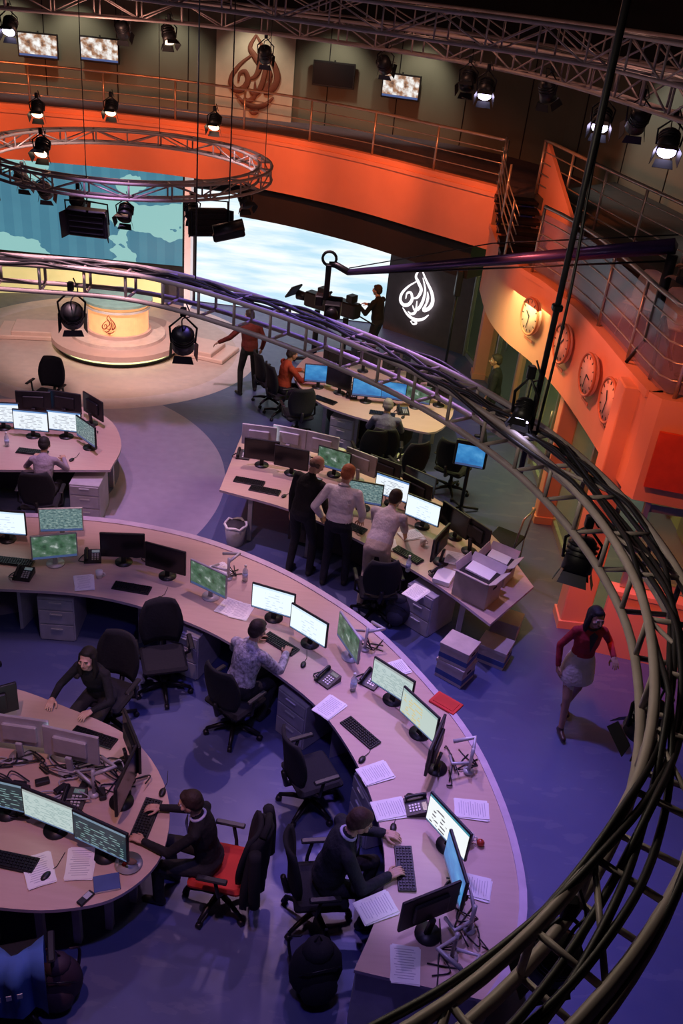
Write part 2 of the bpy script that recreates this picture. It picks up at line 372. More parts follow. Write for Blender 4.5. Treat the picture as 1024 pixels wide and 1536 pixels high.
def tv(x,y,z,an,sc,w=.92,h=.54):
    mb=MB(); mb.box((0,0,0),(w,.07,h),M_black,bev=.01); mb.quad((0,-.037,0),(w/2-.03,0,0),(0,0,h/2-.035),sc); mb.box((0,.06,0),(.3,.1,.2),M_dark); mb.cyl((0,.05,.1),(0,.05,.3),.02,M_dark)
    mb.obj('wall_television',(x,y,z),an)
tv(-8.25,23.18,4.98,8,S_tv); tv(-6.85,23.34,5.02,3,S_tv); tv(-1.33,23.38,5.05,-5,S_off,1.0); tv(.27,23.1,4.98,-14,S_tv)
def wall_map():
    g=NG('video_wall_map'); uv,u,v=uvs(g)
    land=g.noise(g.mapping(uv,(2.6,1.1,1),(3.1,.4,0)),1.6,4); land=g.math('GREATER_THAN',land.outputs['Fac'],.55)
    band=g.math('FRACT',g.math('MULTIPLY',u,17)); band=g.math('MULTIPLY',g.math('GREATER_THAN',band,.55),.35)
    c=g.mix(band,(.08,.26,.36),(.13,.38,.48)); cl=g.noise(g.mapping(uv,(2,1,1)),2.5,4); c=g.mix(g.math('MULTIPLY',cl.outputs['Fac'],.5),c,(.03,.12,.2))
    c=g.mix(land,c,(.32,.62,.60)); g.screen(c,.9); return g.m
def wall_sky():
    g=NG('video_wall_clouds'); uv,u,v=uvs(g); n=g.noise(g.mapping(uv,(1.2,5,1)),2.2,5)
    cr=g.n('ShaderNodeValToRGB'); cr.color_ramp.elements[0].position=.35; cr.color_ramp.elements[1].position=.62
    cr.color_ramp.elements[0].color=(.50,.74,.88,1); cr.color_ramp.elements[1].color=(.93,.98,1,1); g.l(n.outputs['Fac'],cr.inputs[0])
    g.screen(cr.outputs[0],1.1); return g.m
mb=MB(); c=V((-6.4,20.5,1.95)); mb.M=Matrix.Translation(c)@Matrix.Rotation(rad(4),4,'Z')
mb.box((-1.3,.06,0),(6.9,.1,2.1),M_black); mb.quad((-1.3,0,0),(3.4,0,0),(0,0,1.02),wall_map()); mb.obj('video_wall')
mb=MB(); mb.M=Matrix.Translation(V((-1.8,20.95,1.32)))@Matrix.Rotation(rad(-2),4,'Z')
mb.box((0,.06,0),(4.6,.1,2.66),M_black); mb.quad((0,0,0),(2.27,0,0),(0,0,1.3),wall_sky()); mb.obj('video_wall')
mb=MB(); mb.box((-4.15,20.6,1.5),(.14,.3,3.0),mat('lit_column',(.8,.7,.75),.5,emi=(1,.85,.8),es=.35)); mb.obj('trim_lit_column')
mb=MB(); A=[p for p in offs(BW,-.75) if -11<p[0]<-4.3]; mb.ribbon(A,.0,.62,.12,mat('stage_backdrop_lit',(.8,.75,.4),.5,emi=(.95,.85,.35),es=.6)); mb.ribbon(offs(A,-.03),.62,.7,.2,M_white)
mb.obj('stage_backdrop_ledge')
M_st=mat('stage_laminate',(.62,.42,.38),.35,var=.04); M_glow=emat('led_strip_yellow',(.9,.95,.45),1.6)
mb=MB(); cx,cy=-5.0,17.65
def disc(mb,cx,cy,r,z0,z1,m,n=72): mb.prism([(cx+r*math.cos(2*math.pi*i/n),cy+r*math.sin(2*math.pi*i/n)) for i in range(n)],z0,z1,m)
disc(mb,cx,cy,1.22,0,.06,M_dark); disc(mb,cx,cy,1.19,.03,.15,M_glow); disc(mb,cx,cy,1.33,.15,.26,M_st); disc(mb,cx,cy,.95,.26,.33,mat('stage_inlay',(.7,.55,.5),.3))
for sx,ry in ((-1.75,12),(1.62,-14)):
    mb.box((cx+sx,cy+.15,.09),(.95,.75,.18),M_st,(0,0,rad(ry)),bev=.02); mb.box((cx+sx*1.12,cy+.15,.045),(1.1,.9,.09),M_st,(0,0,rad(ry)),bev=.02)
mb.obj('presenter_stage')
mb=MB(); M_od=mat('news_desk_amber',(.8,.5,.25),.4,emi=(1,.42,.16),es=.8)
disc(mb,cx,cy+.05,.66,.33,.40,M_st); disc(mb,cx,cy+.05,.6,.40,.98,M_od); disc(mb,cx,cy+.05,.69,.98,1.03,mat('news_desk_top',(.3,.5,.45),.15))
disc(mb,cx,cy+.05,.655,.86,.9,M_white)
mb.obj('news_desk')
emblem('news_desk_emblem',cx-.02,cy-.58,.64,0,.42,mat('emblem_dark_red',(.3,.06,.03)),.02)

# ------------------------------------------------------------------ trusses
def truss(name,path,w,h,r=.022,m=None,closed=False,cables=0,step=1,cr=.016,diag=True):
    mb=MB(); n=len(path); P=[V(p) for p in path]; rows=[]
    for i in range(n):
        a=P[i-1] if (i or closed) else P[0]; b=P[(i+1)%n] if (i<n-1 or closed) else P[-1]
        t=(b-a).normalized(); s=V((-t.y,t.x,0)).normalized()
        rows.append([P[i]+s*(w/2*sx)+V((0,0,h/2*sz)) for sx,sz in ((-1,-1),(1,-1),(1,1),(-1,1))])
    for k in range(4): mb.tube([q[k] for q in rows],r,m,8,closed=closed)
    ids=list(range(0,n,step)); 
    for u,i in enumerate(ids):
        A=rows[i]
        for a,b in ((0,1),(1,2),(2,3),(3,0)): mb.tube([A[a],A[b]],r*.6,m,6)
        if u+1<len(ids) or closed:
            B=rows[ids[(u+1)%len(ids)]]
            if diag:
                if u%2: mb.tube([A[0],B[3]],r*.5,m,6); mb.tube([A[1],B[2]],r*.5,m,6)
                else: mb.tube([A[3],B[0]],r*.5,m,6); mb.tube([A[2],B[1]],r*.5,m,6)
            if u%2: mb.tube([A[3],B[2]],r*.5,m,6)
    for c in range(cables):
        pts=[]; ph=random.uniform(0,6); f=random.uniform(.25,.5)
        for i in range(n):
            q=rows[i]; base=(q[2]+q[3])/2; e=(q[2]-q[3]).normalized()
            pts.append(base+e*(w*.32*math.sin(ph+i*f*.6)+.03*(c-cables/2))+V((0,0,r+cr-.05*abs(math.sin(ph+i*f)))))
        mb.tube(cat(pts,2),cr,M_rack,6)
    return mb.obj(name)
M_tr1=mat('truss_dark_paint',(.42,.36,.34),.5,.1); M_tr2=mat('truss_aluminium',(.36,.29,.29),.5,.2)
RING=cat([(-4.6,7.2,4.6),(-3.08,7.42,4.6),(-1.9,7.5,4.6),(-.77,6.98,4.6),(.11,6.33,4.6),(.68,5.75,4.6),(1.14,5.05,4.6),(1.42,4.3,4.6),(1.53,3.58,4.6),(1.47,2.95,4.6),(1.32,2.42,4.6),(1.10,2.0,4.6),(.84,1.65,4.6),(.54,1.35,4.6),(.2,1.1,4.6)],8)
RING=resample(RING,91)
truss('lighting_truss',RING,.24,.22,.022,M_tr1,cables=6,step=3,cr=.014,diag=False)
R2=[(-3.85+2.1*math.cos(2*math.pi*i/48),14.4+2.1*math.sin(2*math.pi*i/48),4.3) for i in range(48)]
truss('lighting_truss',R2,.2,.2,.022,M_tr2,closed=True,step=2)
T3=resample(cat([(-9,13.2,6.35),(-5.4,13.8,6.35),(-2.96,15.0,6.35),(-.3,14.34,6.35),(1.73,12.42,6.35),(2.68,9.11,6.35),(3.0,6,6.35)],8),61)
truss('ceiling_truss',T3,.28,.28,.022,M_tr2,cables=2,step=2)
T4=resample(cat([(-8,18,6.55),(-3,18.6,6.6),(.2,17.6,6.6),(2.4,15.4,6.6),(3.6,12,6.6),(4.1,8,6.6)],8),41)
truss('ceiling_truss',T4,.35,.35,.024,M_tr2,step=2)
T5=resample(cat([(-8,11,6.9),(-4,11.3,6.75),(-.5,10.6,6.7),(1.6,9.0,6.7),(2.3,7,6.7)],8),41)
truss('ceiling_truss',T5,.26,.26,.018,M_tr2,step=2)
mb=MB()
for p in (R2[0],R2[12],R2[24],R2[36]): mb.cyl((p[0],p[1],4.4),(p[0],p[1],9),.006,M_dark,n=5)
for i in (12,26): mb.cyl((RING[i][0],RING[i][1],4.7),(RING[i][0],RING[i][1],9),.006,M_dark,n=5)
mb.obj('truss_hanging_wires')
mb=MB(); mb.cyl((1.1,5.12,4.4),(1.1,5.12,9),.018,M_rack,n=10); mb.box((1.1,5.12,4.7),(.09,.09,.07),M_dark,bev=.01); mb.box((1.1,5.12,5.5),(.06,.06,.04),M_dark,bev=.01)
mb.tube(cat([(1.14,5.1,4.7),(1.15,5.1,5.6),(1.12,5.14,6.6),(1.13,5.1,8.9)],4),.009,M_rack,6); mb.obj('rigging_pole')

def lamp(x,y,z,tx,ty,tz,lit=None,big=.75,name='stage_spotlight',drop=.24):
    mb=MB(); c=V((x,y,z)); d=(V((tx,ty,tz))-c).normalized(); s=.115*big
    a=d.cross(V((0,0,1))); a=a.normalized() if a.length>1e-3 else V((1,0,0)); u=a.cross(d).normalized()
    mb.tube([c-d*.2*big,c-d*.17*big,c-d*.02*big,c+d*.08*big],[s*.55,s*.85,s,s*1.05],M_black,16)
    for k in range(3): mb.tube([c-d*(.06+.04*k)*big,c-d*(.045+.04*k)*big],s*1.07,M_dark,16)
    mb.tube([c+d*.081*big,c+d*.085*big],s*.88,lit or M_dark,20)
    for k,(e,f) in enumerate(((a,u),(-a,u),(u,a),(-u,a))):
        o=c+d*.09*big+e*s; f1=f*s*.8; f2=f*s*1.0; q=o+d*.09*big+e*.035*big
        mb.add([o-f1,o+f1,q+f2,q-f2,o-f1+e*.004,o+f1+e*.004,q+f2+e*.004,q-f2+e*.004],[(0,1,2,3),(7,6,5,4),(0,4,5,1),(2,6,7,3),(1,5,6,2),(3,7,4,0)],M_black)
    top=V((x,y,z+drop)); mb.tube([c+a*s*1.1,c+a*s*1.25+V((0,0,drop*.55)),top,c-a*s*1.25+V((0,0,drop*.55)),c-a*s*1.1],.010,M_dark,6)
    mb.box(top+V((0,0,.03)),(.05,.05,.08),M_dark,bev=.01)
    mb.tube(cat([c-d*.2*big,c-d*.3*big+V((0,0,.05)),top+V((.06,0,0)),top+V((.02,.02,.1))],4),.006,M_rack,5)
    mb.obj(name)
LW=M_lampw; LV=M_lamp
for q in [(-5.45,14.2,5.95,-5.3,10,2,LV),(-4.1,15.2,6.0,-4,18,3,None),(-3.35,15.0,6.0,-2,13,2,LW),(-1.9,15.0,5.9,-2,19,3,None),(-.1,14.2,6.0,1,18,4,None),
          (1.0,13.0,6.0,.3,10,3,None),(1.22,12.7,5.95,.8,9,2.,LV),(2.3,10.6,5.95,1.4,7,2.5,LV),(2.66,9.2,5.95,2,6,3,LV),(1.9,12.0,6.05,3,13,3,None),(2.5,9.9,6.05,2.6,13,3,None)]: lamp(*q[:6],q[6],big=.85)
for q in [(-5.2,13.6,4.0,-5,18,0,None),(-4.7,13.1,4.0,-5,18,0,None),(-4.1,12.7,3.98,-4.5,18,.5,None),(-3.4,12.5,3.95,-3.4,8,.5,None),(-2.6,13.1,3.95,-1,9,.5,None),(-1.95,13.9,4.0,0,11,.5,None),(-4.6,12.8,4.62,-4.6,9,1,LW),(-5.6,15.5,4.7,-5,12,1,LW),(-4.6,16.2,4.75,-4.2,12,.5,LW),(-2.8,15.9,4.75,-2.9,12,1,LW)]: lamp(*q[:6],q[6],big=.85,drop=.2)
for q in [(-2.51,7.45,4.26,-4,12,0,None,.8),(-1.51,7.3,4.2,-1.9,10,0,None,.8),(1.42,4.5,4.2,.9,3,0,None,.75),(1.02,5.05,4.85,0,2.5,1,LV,.5),(1.47,3.1,4.25,1.2,4,0,None,.7),(.85,1.85,4.3,.5,3,0,None,.65)]: lamp(*q[:6],q[6],big=q[7])
def panel_light(x,y,z,rz,tilt):
    mb=MB(); mb.M=Matrix.Translation(V((x,y,z)))@Matrix.Rotation(rad(rz),4,'Z')@Matrix.Rotation(rad(tilt),4,'X')
    mb.box((0,0,0),(.55,.14,.38),M_black,bev=.02); mb.box((0,-.08,0),(.48,.02,.31),M_dark)
    for k in range(4): mb.box((0,-.095,-.12+.08*k),(.46,.02,.006),M_black)
    for s in (-1,1): mb.box((s*.29,-.12,0),(.01,.16,.36),M_black,(0,0,s*.4)); mb.tube([(s*.29,0,0),(s*.29,0,.28),(0,0,.3)],.012,M_dark,6)
    mb.obj('studio_panel_light')
panel_light(-3.9,12.45,3.8,0,10); panel_light(-2.35,13.0,3.85,25,-5); panel_light(-5.75,13.4,3.9,-25,10)
mb=MB(); mb.tube([(-1.95,11.2,4.18),(-1.6,11.3,4.28)],.075,M_black,14); mb.box((-1.77,11.25,4.15),(.4,.12,.1),M_black,(0,-.25,.25),bev=.02); mb.tube([(-1.78,11.25,4.25),(-1.78,11.25,9)],.008,M_dark,6); mb.obj('hanging_profile_light')

# jib crane
mb=MB(); a=V((-.28,12.8,3.42)); b=V((3.25,10.0,4.88)); M_jib=mat('jib_violet_metal',(.08,.05,.18),.35,.6)
mb.tube([a,a.lerp(b,.45),b],[.045,.06,.085],M_jib,4); mb.tube([a+V((0,0,.06)),a.lerp(b,.5)+V((0,0,.22)),b+V((0,0,.12))],.008,M_dark,5)
mb.tube([a-V((0,0,.03)),b-V((0,0,.16))],.012,M_dark,5)
hd=V((-.58,13.0,3.45)); mb.tube([a,hd+V((.1,0,0)),hd],[.05,.05,.04],M_black,8)
ringp=[hd+V((.1*math.cos(t*math.pi/8),0,.08+.1*math.sin(t*math.pi/8))) for t in range(16)]; mb.tube(ringp,.022,M_black,6,closed=True)
mb.box(hd+V((0,0,-.25)),(.08,.1,.5),M_black,bev=.01); mb.box(hd+V((.1,0,-.5)),(.3,.08,.06),M_black,bev=.01)
mb.box(hd+V((.12,-.05,-.62)),(.24,.42,.22),M_black,bev=.02); mb.cyl(hd+V((.12,-.25,-.62)),hd+V((.12,-.45,-.62)),.08,M_dark,.095,16); mb.box(hd+V((-.1,.05,-.55)),(.12,.2,.16),M_black,bev=.02)
mb.box(b+V((.25,-.12,.02)),(.3,.25,.22),M_black,(0,-.2,-.6),bev=.03); mb.cyl(b+V((0,0,-.1)),(b.x,b.y,3.8),.06,M_black,n=12)
for t in range(3):
    an=t*2.1+.3; mb.cyl((b.x+.1,b.y,4.1),(b.x+.1+.3*math.cos(an),b.y+.3*math.sin(an),3.46),.022,M_black)
mb.obj('camera_jib_crane')

# ------------------------------------------------------------------ furniture meshes
def monitor_mesh(sc,w=.52,h=.335,back=M_black):
    mb=MB(); zc=.115+h/2
    mb.box((0,0,zc),(w,.028,h),back,bev=.008); mb.quad((0,-.0155,zc),(w/2-.014,0,0),(0,0,h/2-.014),sc)
    mb.box((0,.025,zc),(w*.6,.035,h*.55),back,bev=.012)
    mb.box((0,.055,.10),(.06,.03,.2),back,(rad(-8),0,0),bev=.008); mb.tube([(0,.05,.0),(0,.05,.015)],.105,back,20)
    return mb.mesh('computer_monitor')
MON={}
def mon(x,y,r,sc=S_off,z=.75,back=M_black,s=1.):
    k=(sc.name,back.name)
    if k not in MON: MON[k]=monitor_mesh(sc,back=back)
    ob=place('computer_monitor',MON[k],(x,y,z),r); ob.scale=(s,s,s); return ob
def mk(name,fn):
    mb=MB(); fn(mb); me=mb.mesh(name)
    return lambda x,y,z=.75,r=0.,nm=name: place(nm,me,(x,y,z),r)
def f_kb(mb):
    mb.box((0,0,.011),(.44,.15,.018),M_black,(rad(3),0,0),bev=.006)
    for j in range(5):
        for i in range(15):
            if j==0 and 4<i<9: continue
            mb.box((-.196+.028*i,-.052+.026*j,.023+.0012*j),(.023,.021,.008),M_dark,taper=.85)
    mb.box((-.01,-.052,.023),(.11,.021,.008),M_dark,taper=.9)
kb=mk('keyboard',f_kb)
def f_mouse(mb): mb.ball((0,0,.012),(.03,.052,.02),M_black,14); mb.tube([(0,.045,.012),(.01,.12,.006),(-.02,.25,.006)],.003,M_rack,5)
mouse=mk('computer_mouse',f_mouse)
def f_phone(mb):
    mb.add([(-.1,-.1,0),(.1,-.1,0),(.1,.1,0),(-.1,.1,0),(-.1,-.1,.02),(.1,-.1,.02),(.1,.1,.075),(-.1,.1,.075)],[(3,2,1,0),(4,5,6,7),(0,1,5,4),(1,2,6,5),(2,3,7,6),(3,0,4,7)],M_black)
    for i in range(4):
        for j in range(3): mb.box((.0+.03*j,-.06+.026*i,.034+.0072*i),(.02,.016,.008),M_silver,(.27,0,0))
    mb.quad((.035,.065,.068),(.045,0,0),(0,.02,.0055),scr_doc('phone_display',(.2,.25,.28),(.2,.2,.2),3,.4))
    mb.tube(cat([(-.07,-.09,.055),(-.07,-.05,.075),(-.07,.05,.098),(-.07,.09,.09)],4),[.024,.02,.018,.016,.015,.015,.015,.015,.016,.018,.02,.022,.024],M_black,10)
    mb.tube(cat([(-.1,-.08,.02),(-.16,-.04,.01),(-.13,.05,.01),(-.09,.1,.01)],4),.006,M_rack,6)
phone=mk('desk_phone',f_phone)
def f_paper(mb):
    for i in range(5): mb.box((random.uniform(-.01,.01),random.uniform(-.01,.01),.002+.003*i),(.21,.297,.0025),M_paper,(0,0,random.uniform(-.06,.06)))
    for k in range(12): mb.box((-.01+.01*(k%2),.12-.021*k,.0158),(.15-.03*(k%3==2),.005,.0006),M_draw)
paper=mk('paper_stack',f_paper)
def f_bottle(mb):
    g=mat('clear_plastic',(.6,.65,.7),.1,alpha=.5); mb.tube([(0,0,0),(0,0,.01),(0,0,.15),(0,0,.19),(0,0,.21)],[.028,.033,.033,.014,.013],g,14); mb.cyl((0,0,.21),(0,0,.23),.015,M_white); mb.tube([(0,0,.06),(0,0,.12)],.0335,mat('bottle_label',(.5,.6,.8),.6),14)
bottle=mk('water_bottle',f_bottle)
def f_mug(mb):
    w=mat('mug_ceramic',(.8,.78,.75),.3); mb.tube([(0,0,0),(0,0,.09),(0,0,.09),(0,0,.012)],[.036,.042,.037,.033],w,18); mb.tube([(.038,0,.07),(.065,0,.065),(.068,0,.03),(.036,0,.02)],.006,w,8); mb.cyl((0,0,.06),(0,0,.075),.036,mat('coffee',(.08,.03,.01),.2),n=18)
mug=mk('coffee_mug',f_mug)
def f_draw(mb):
    mb.box((0,0,.31),(.42,.52,.6),M_draw,bev=.008)
    for z,h in ((.12,.22),(.34,.18),(.52,.13)): mb.box((0,-.266,z),(.39,.014,h),M_draw,bev=.004); mb.box((0,-.28,z+h*.25),(.14,.02,.014),M_silver)
    for a in (-1,1):
        for b in (-1,1): mb.cyl((a*.16,b*.2,0),(a*.16,b*.2,.03),.02,M_black)
drawer=mk('drawer_unit',f_draw)
def chairmesh(seat,backm):
    mb=MB()
    mb.box((0,0,.445),(.48,.46,.075),seat,bev=.035)
    nz,nx=8,8
    vs=[]
    for side in (0,1):
        for j in range(nz+1):
            t=j/nz; z=.52+.52*t; w=.22*(.85+.25*math.sin(math.pi*min(1,t*1.05)))*(1 if t<.85 else 1-.9*(t-.85))
            for i in range(nx+1):
                s=i/nx*2-1; x=s*w; y=-.235-.07*t+.06*s*s+.021*math.sin(math.pi*t)-(.035 if side else 0)
                vs.append((x,y,z))
    W=nx+1;N=W*(nz+1);fs=[]
    for j in range(nz):
        for i in range(nx):
            a=j*W+i; fs.append((a,a+1,a+W+1,a+W)); fs.append((N+a,N+a+W,N+a+W+1,N+a+1))
    for j in range(nz):
        a=j*W; fs.append((a,a+W,N+a+W,N+a)); a=j*W+nx; fs.append((a,N+a,N+a+W,a+W))
    for i in range(nx): fs.append((i,N+i,N+i+1,i+1)); a=nz*W+i; fs.append((a,a+1,N+a+1,N+a))
    mb.add(vs,fs,backm,True)
    mb.tube([(0,-.1,.4),(0,-.27,.42),(0,-.31,.6)],[.03,.03,.025],M_black,8)
    for s in (-1,1):
        mb.tube([(s*.22,-.08,.42),(s*.29,-.06,.46),(s*.29,-.03,.64)],.016,M_black,8); mb.box((s*.29,0,.655),(.055,.26,.028),M_black,bev=.012)
    mb.cyl((0,0,.2),(0,0,.42),.028,M_dark); mb.cyl((0,0,.09),(0,0,.22),.04,M_black)
    for k in range(5):
        t=2*math.pi*k/5+.3; e=V((math.cos(t),math.sin(t),0)); mb.tube([V((0,0,.12)),e*.16+V((0,0,.115)),e*.3+V((0,0,.085))],[.032,.025,.018],M_dark if seat!=M_red else M_black,8)
        q=e*.3; n=V((-e.y,e.x,0)); mb.tube([q+n*-.022+V((0,0,.03)),q+n*.022+V((0,0,.03))],.03,M_black,12); mb.cyl(q+V((0,0,.03)),q+V((0,0,.09)),.01,M_black,n=6)
    return mb.mesh('office_chair')
CH_B=chairmesh(M_fab,M_fab); CH_R=chairmesh(M_red,M_fab)
def chair(x,y,yaw=0,me=None): return place('office_chair',me or CH_B,(x,y,0),yaw)

# ------------------------------------------------------------------ desks
DO=cat([(-6.5,9.1),(-5.4,9.35),(-4.29,9.54),(-3.4,9.66),(-2.62,9.66),(-1.73,9.49),(-.83,9.10),(-.14,8.63),(.51,8.03),(1.09,7.23),(1.47,6.52),(1.67,5.88),(1.77,5.30),(1.78,4.77),(1.66,4.29),(1.42,3.9)],5)
DI=cat([(-6.1,7.6),(-4.9,7.9),(-3.71,8.07),(-2.77,8.14),(-1.97,8.00),(-1.24,7.71),(-.60,7.26),(-.06,6.79),(.28,6.30),(.51,5.79),(.66,5.22),(.68,4.76),(.60,4.39),(.47,4.02)],5)
A=resample(DO,70);B=resample(DI,70)
mb=MB(); mb.strip(A,B,.715,.75,M_wood,M_edge)
A2=[tuple(V(a).lerp(V(b),-.06)) for a,b in zip(A,B)]; A3=[tuple(V(a).lerp(V(b),.0)) for a,b in zip(A,B)]
mb.strip(A2,A3,.70,.762,M_edge)
A4=[tuple(V(a).lerp(V(b),.02)) for a,b in zip(A,B)]; A5=[tuple(V(a).lerp(V(b),.045)) for a,b in zip(A,B)]
mb.strip(A4,A5,0.02,.715,M_draw)
e0=V(A[-1]);e1=V(B[-1]); mb.add([(e0.x-.02,e0.y+.04,0),(e1.x+.02,e1.y+.04,0),(e1.x+.02,e1.y+.04,.715),(e0.x-.02,e0.y+.04,.715),(e0.x-.02,e0.y+.08,0),(e1.x+.02,e1.y+.08,0),(e1.x+.02,e1.y+.08,.715),(e0.x-.02,e0.y+.08,.715)],[(0,1,2,3),(7,6,5,4),(1,5,6,2),(0,3,7,4),(3,2,6,7)],M_white)
for i in range(8,68,10):
    a=V(A[i]);b=V(B[i]); mb.strip([tuple(a.lerp(b,.05)),tuple(a.lerp(b,.85))],[tuple(a.lerp(b,.05)+V((.03,.02))),tuple(a.lerp(b,.85)+V((.03,.02)))],0,.715,M_draw)
mb.obj('curved_desk')
def desk(name,poly,z=.75):
    mb=MB(); mb.prism(poly,z-.035,z,M_wood,M_edge); n=len(poly); c=V((sum(p[0] for p in poly)/n,sum(p[1] for p in poly)/n))
    for p in poly[::4]:
        q=V(p).lerp(c,.2); mb.box((q.x,q.y,(z-.035)/2),(.06,.06,z-.035),M_draw)
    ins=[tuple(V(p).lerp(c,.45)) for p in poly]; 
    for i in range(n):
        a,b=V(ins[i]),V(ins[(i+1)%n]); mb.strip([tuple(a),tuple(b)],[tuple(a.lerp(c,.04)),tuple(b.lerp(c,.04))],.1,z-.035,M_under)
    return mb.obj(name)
PB=cat([(-1.72,10.84),(-.65,10.50),(.46,9.80),(1.30,9.08),(1.86,8.44)],4)+cat([(2.48,9.32),(2.04,10.49),(1.19,11.41),(.40,12.2),(-.57,12.75),(-1.68,12.7)],4)
desk('workstation_desk',PB)
PD=cat([(-1.15,15.37),(-.69,14.30),(.02,13.80),(.81,13.59),(1.4,13.55),(1.75,14.6),(1.43,15.81),(.28,16.7),(-.78,16.6)],4,True)
desk('workstation_desk',PD)
PA=cat([(-4.9,13.1),(-4.2,12.95),(-3.69,12.55),(-3.35,11.8),(-3.31,11.05)],4)+[(-4.7,10.72),(-6.4,10.5),(-6.8,11.6),(-6.2,12.8)]
desk('workstation_desk',PA)
PE=cat([(-3.2,6.55),(-2.4,6.35),(-1.68,6.03),(-1.24,5.46),(-1.14,4.84),(-1.36,4.43),(-1.74,4.25),(-2.24,4.2),(-3.1,4.25),(-3.8,4.7),(-4.1,5.5),(-3.9,6.3)],5,True)
desk('workstation_desk',PE)

for q in [(-4.0,9.0,4,S_doc2),(-2.52,8.8,8,S_off),(-1.97,8.62,-14,S_off),(-.64,8.05,-16,S_doc2),(-.21,7.68,-36,S_doc2),
          (.70,6.93,-38,S_tab),(.96,6.5,-50,S_yel),(1.1,6.12,-108,S_off),(1.18,5.2,-52,S_web),(1.22,4.78,-78,S_blue)]: mon(*q)
for q in [(-3.38,9.2,16,S_vid2),(-3.27,8.62,22,S_vid),(-1.41,8.32,-28,S_vid),(.23,7.55,-62,S_vid)]: mon(*q,back=M_silver)
mon(1.0,4.42,-150,S_doc); mon(-4.55,8.6,30,S_off)
for q in [(-4.66,11.75,2,S_doc),(-4.2,11.85,0,S_doc),(-3.80,11.6,-42,S_vid2),(-5.15,11.9,10,S_doc)]: mon(*q)
for q in [(-3.95,12.45,140,S_doc),(-4.4,12.5,175,S_doc),(-4.85,12.4,190,S_blue)]: mon(*q)
for q in [(-1.25,11.65,-4,S_off),(-.80,11.5,-12,S_off),(-.19,11.6,-20,S_vid),(.28,10.72,-8,S_vid2),(.66,10.95,-25,S_doc),(1.08,10.42,-30,S_doc2),(1.5,10.25,-50,S_off),(1.28,9.66,-115,S_off),(1.05,11.2,-35,S_off)]: mon(*q)
for q in [(-1.35,12.1,178,S_doc),(-.9,12.15,170,S_doc),(-.4,12.05,165,S_blue),(.2,11.6,150,S_doc)]: mon(*q,back=M_silver)
for q in [(.55,11.45,150,S_vid),(1.75,10.0,130,S_off),(1.0,10.95,140,S_doc)]: mon(*q)
for q in [(-.66,14.8,5,S_blue),(-.30,14.65,-30,S_off),(.2,14.4,2,S_blue),(.62,14.4,-4,S_blue),(1.05,14.4,-14,S_vid),(1.45,14.6,-35,S_off)]: mon(*q)
for q in [(-.4,15.7,170,S_blue),(.1,15.9,180,S_doc),(.7,15.8,190,S_doc),(1.1,15.3,210,S_blue)]: mon(*q)
for q in [(-2.6,5.72,178,S_doc),(-2.12,5.62,172,S_doc)]: mon(*q,back=M_silver)
for q in [(-3.0,6.0,215,S_doc),(-1.62,5.75,120,S_off),(-2.5,5.02,-8,S_dark),(-2.06,4.9,-17,S_tab),(-1.6,4.72,-20,S_dark),(-1.55,5.3,85,S_off),(-2.95,5.1,5,S_tab)]: mon(*q)
for q in [(-3.75,8.6,0),(-2.3,8.35,-5),(-.5,7.65,-35),(-2.05,6.0,165),(.42,6.45,-45),(.85,4.95,-85),(-1.35,11.15,-8),(-1.1,10.95,-10),(.15,10.25,-30),(-2.3,4.6,-6),(-1.35,5.15,85),(-4.5,11.3,0),(.5,14.0,-5),(-.5,14.3,-30),(.9,9.7,-40)]: kb(q[0],q[1],.75,q[2])
for x,y in [(-1.95,8.2),(-.22,7.35),(.45,6.1),(-.82,10.85),(-1.98,4.5),(-1.28,5.45),(-3.9,11.2),(.85,13.95),(.75,5.35)]: mouse(x,y,.75,random.uniform(-30,10))
for q in [(-3.55,8.35,0),(-2.9,8.85,15),(.05,7.15,-40),(.5,7.2,-30),(.95,5.6,-80),(-2.0,5.25,0),(1.3,9.3,-50),(-4.2,8.4,5),(-1.55,11.9,0),(-.45,11.3,-20),(.85,14.15,10),(-.05,14.6,0)]: phone(q[0],q[1],.75,q[2])
for q in [(-1.15,8.2,-20),(-2.85,8.35,20),(.1,6.75,-35),(.75,7.45,-60),(.58,5.95,-60),(.72,5.55,-70),(.62,4.55,-60),(1.45,5.65,-90),(1.4,4.85,-100),(.85,4.1,0),(1.0,8.9,-35),(-1.75,4.65,10),(.2,15.2,10),(.7,15.1,30),(-.1,15.3,-20),(-1.0,8.15,-10),(-2.05,4.55,30),(.5,15.35,60),(-.45,15.1,10),(.45,14.9,-40),(1.2,15.0,15),(.95,10.2,-60),(1.5,9.75,-10),(-1.35,8.9,40),(.65,9.9,10),(-1.0,12.4,20),(-.2,12.4,-15)]: paper(q[0],q[1],.75,q[2])
for x,y in [(.32,7.05),(-1.05,8.75),(.9,9.35),(.35,14.75),(-.55,11.75),(-4.9,11.4)]: bottle(x,y)
for x,y in [(-2.72,8.5),(-.45,8.25),(1.4,5.3),(1.1,10.0),(.9,15.4),(-.2,15.0)]: mug(x,y)
mb=MB(); mb.box((0,0,.012),(.3,.2,.024),mat('red_folder',(.55,.02,.02),.5),bev=.005); mb.box((0,0,.026),(.24,.14,.006),M_red,bev=.002); mb.obj('red_folder',(1.28,7.0,.75),-35)
mb=MB(); mb.box((0,0,.012),(.2,.15,.024),M_blueb,bev=.004); mb.box((.0,0,.012),(.19,.152,.016),M_paper); mb.obj('blue_notebook',(-1.5,4.5,.75),20)
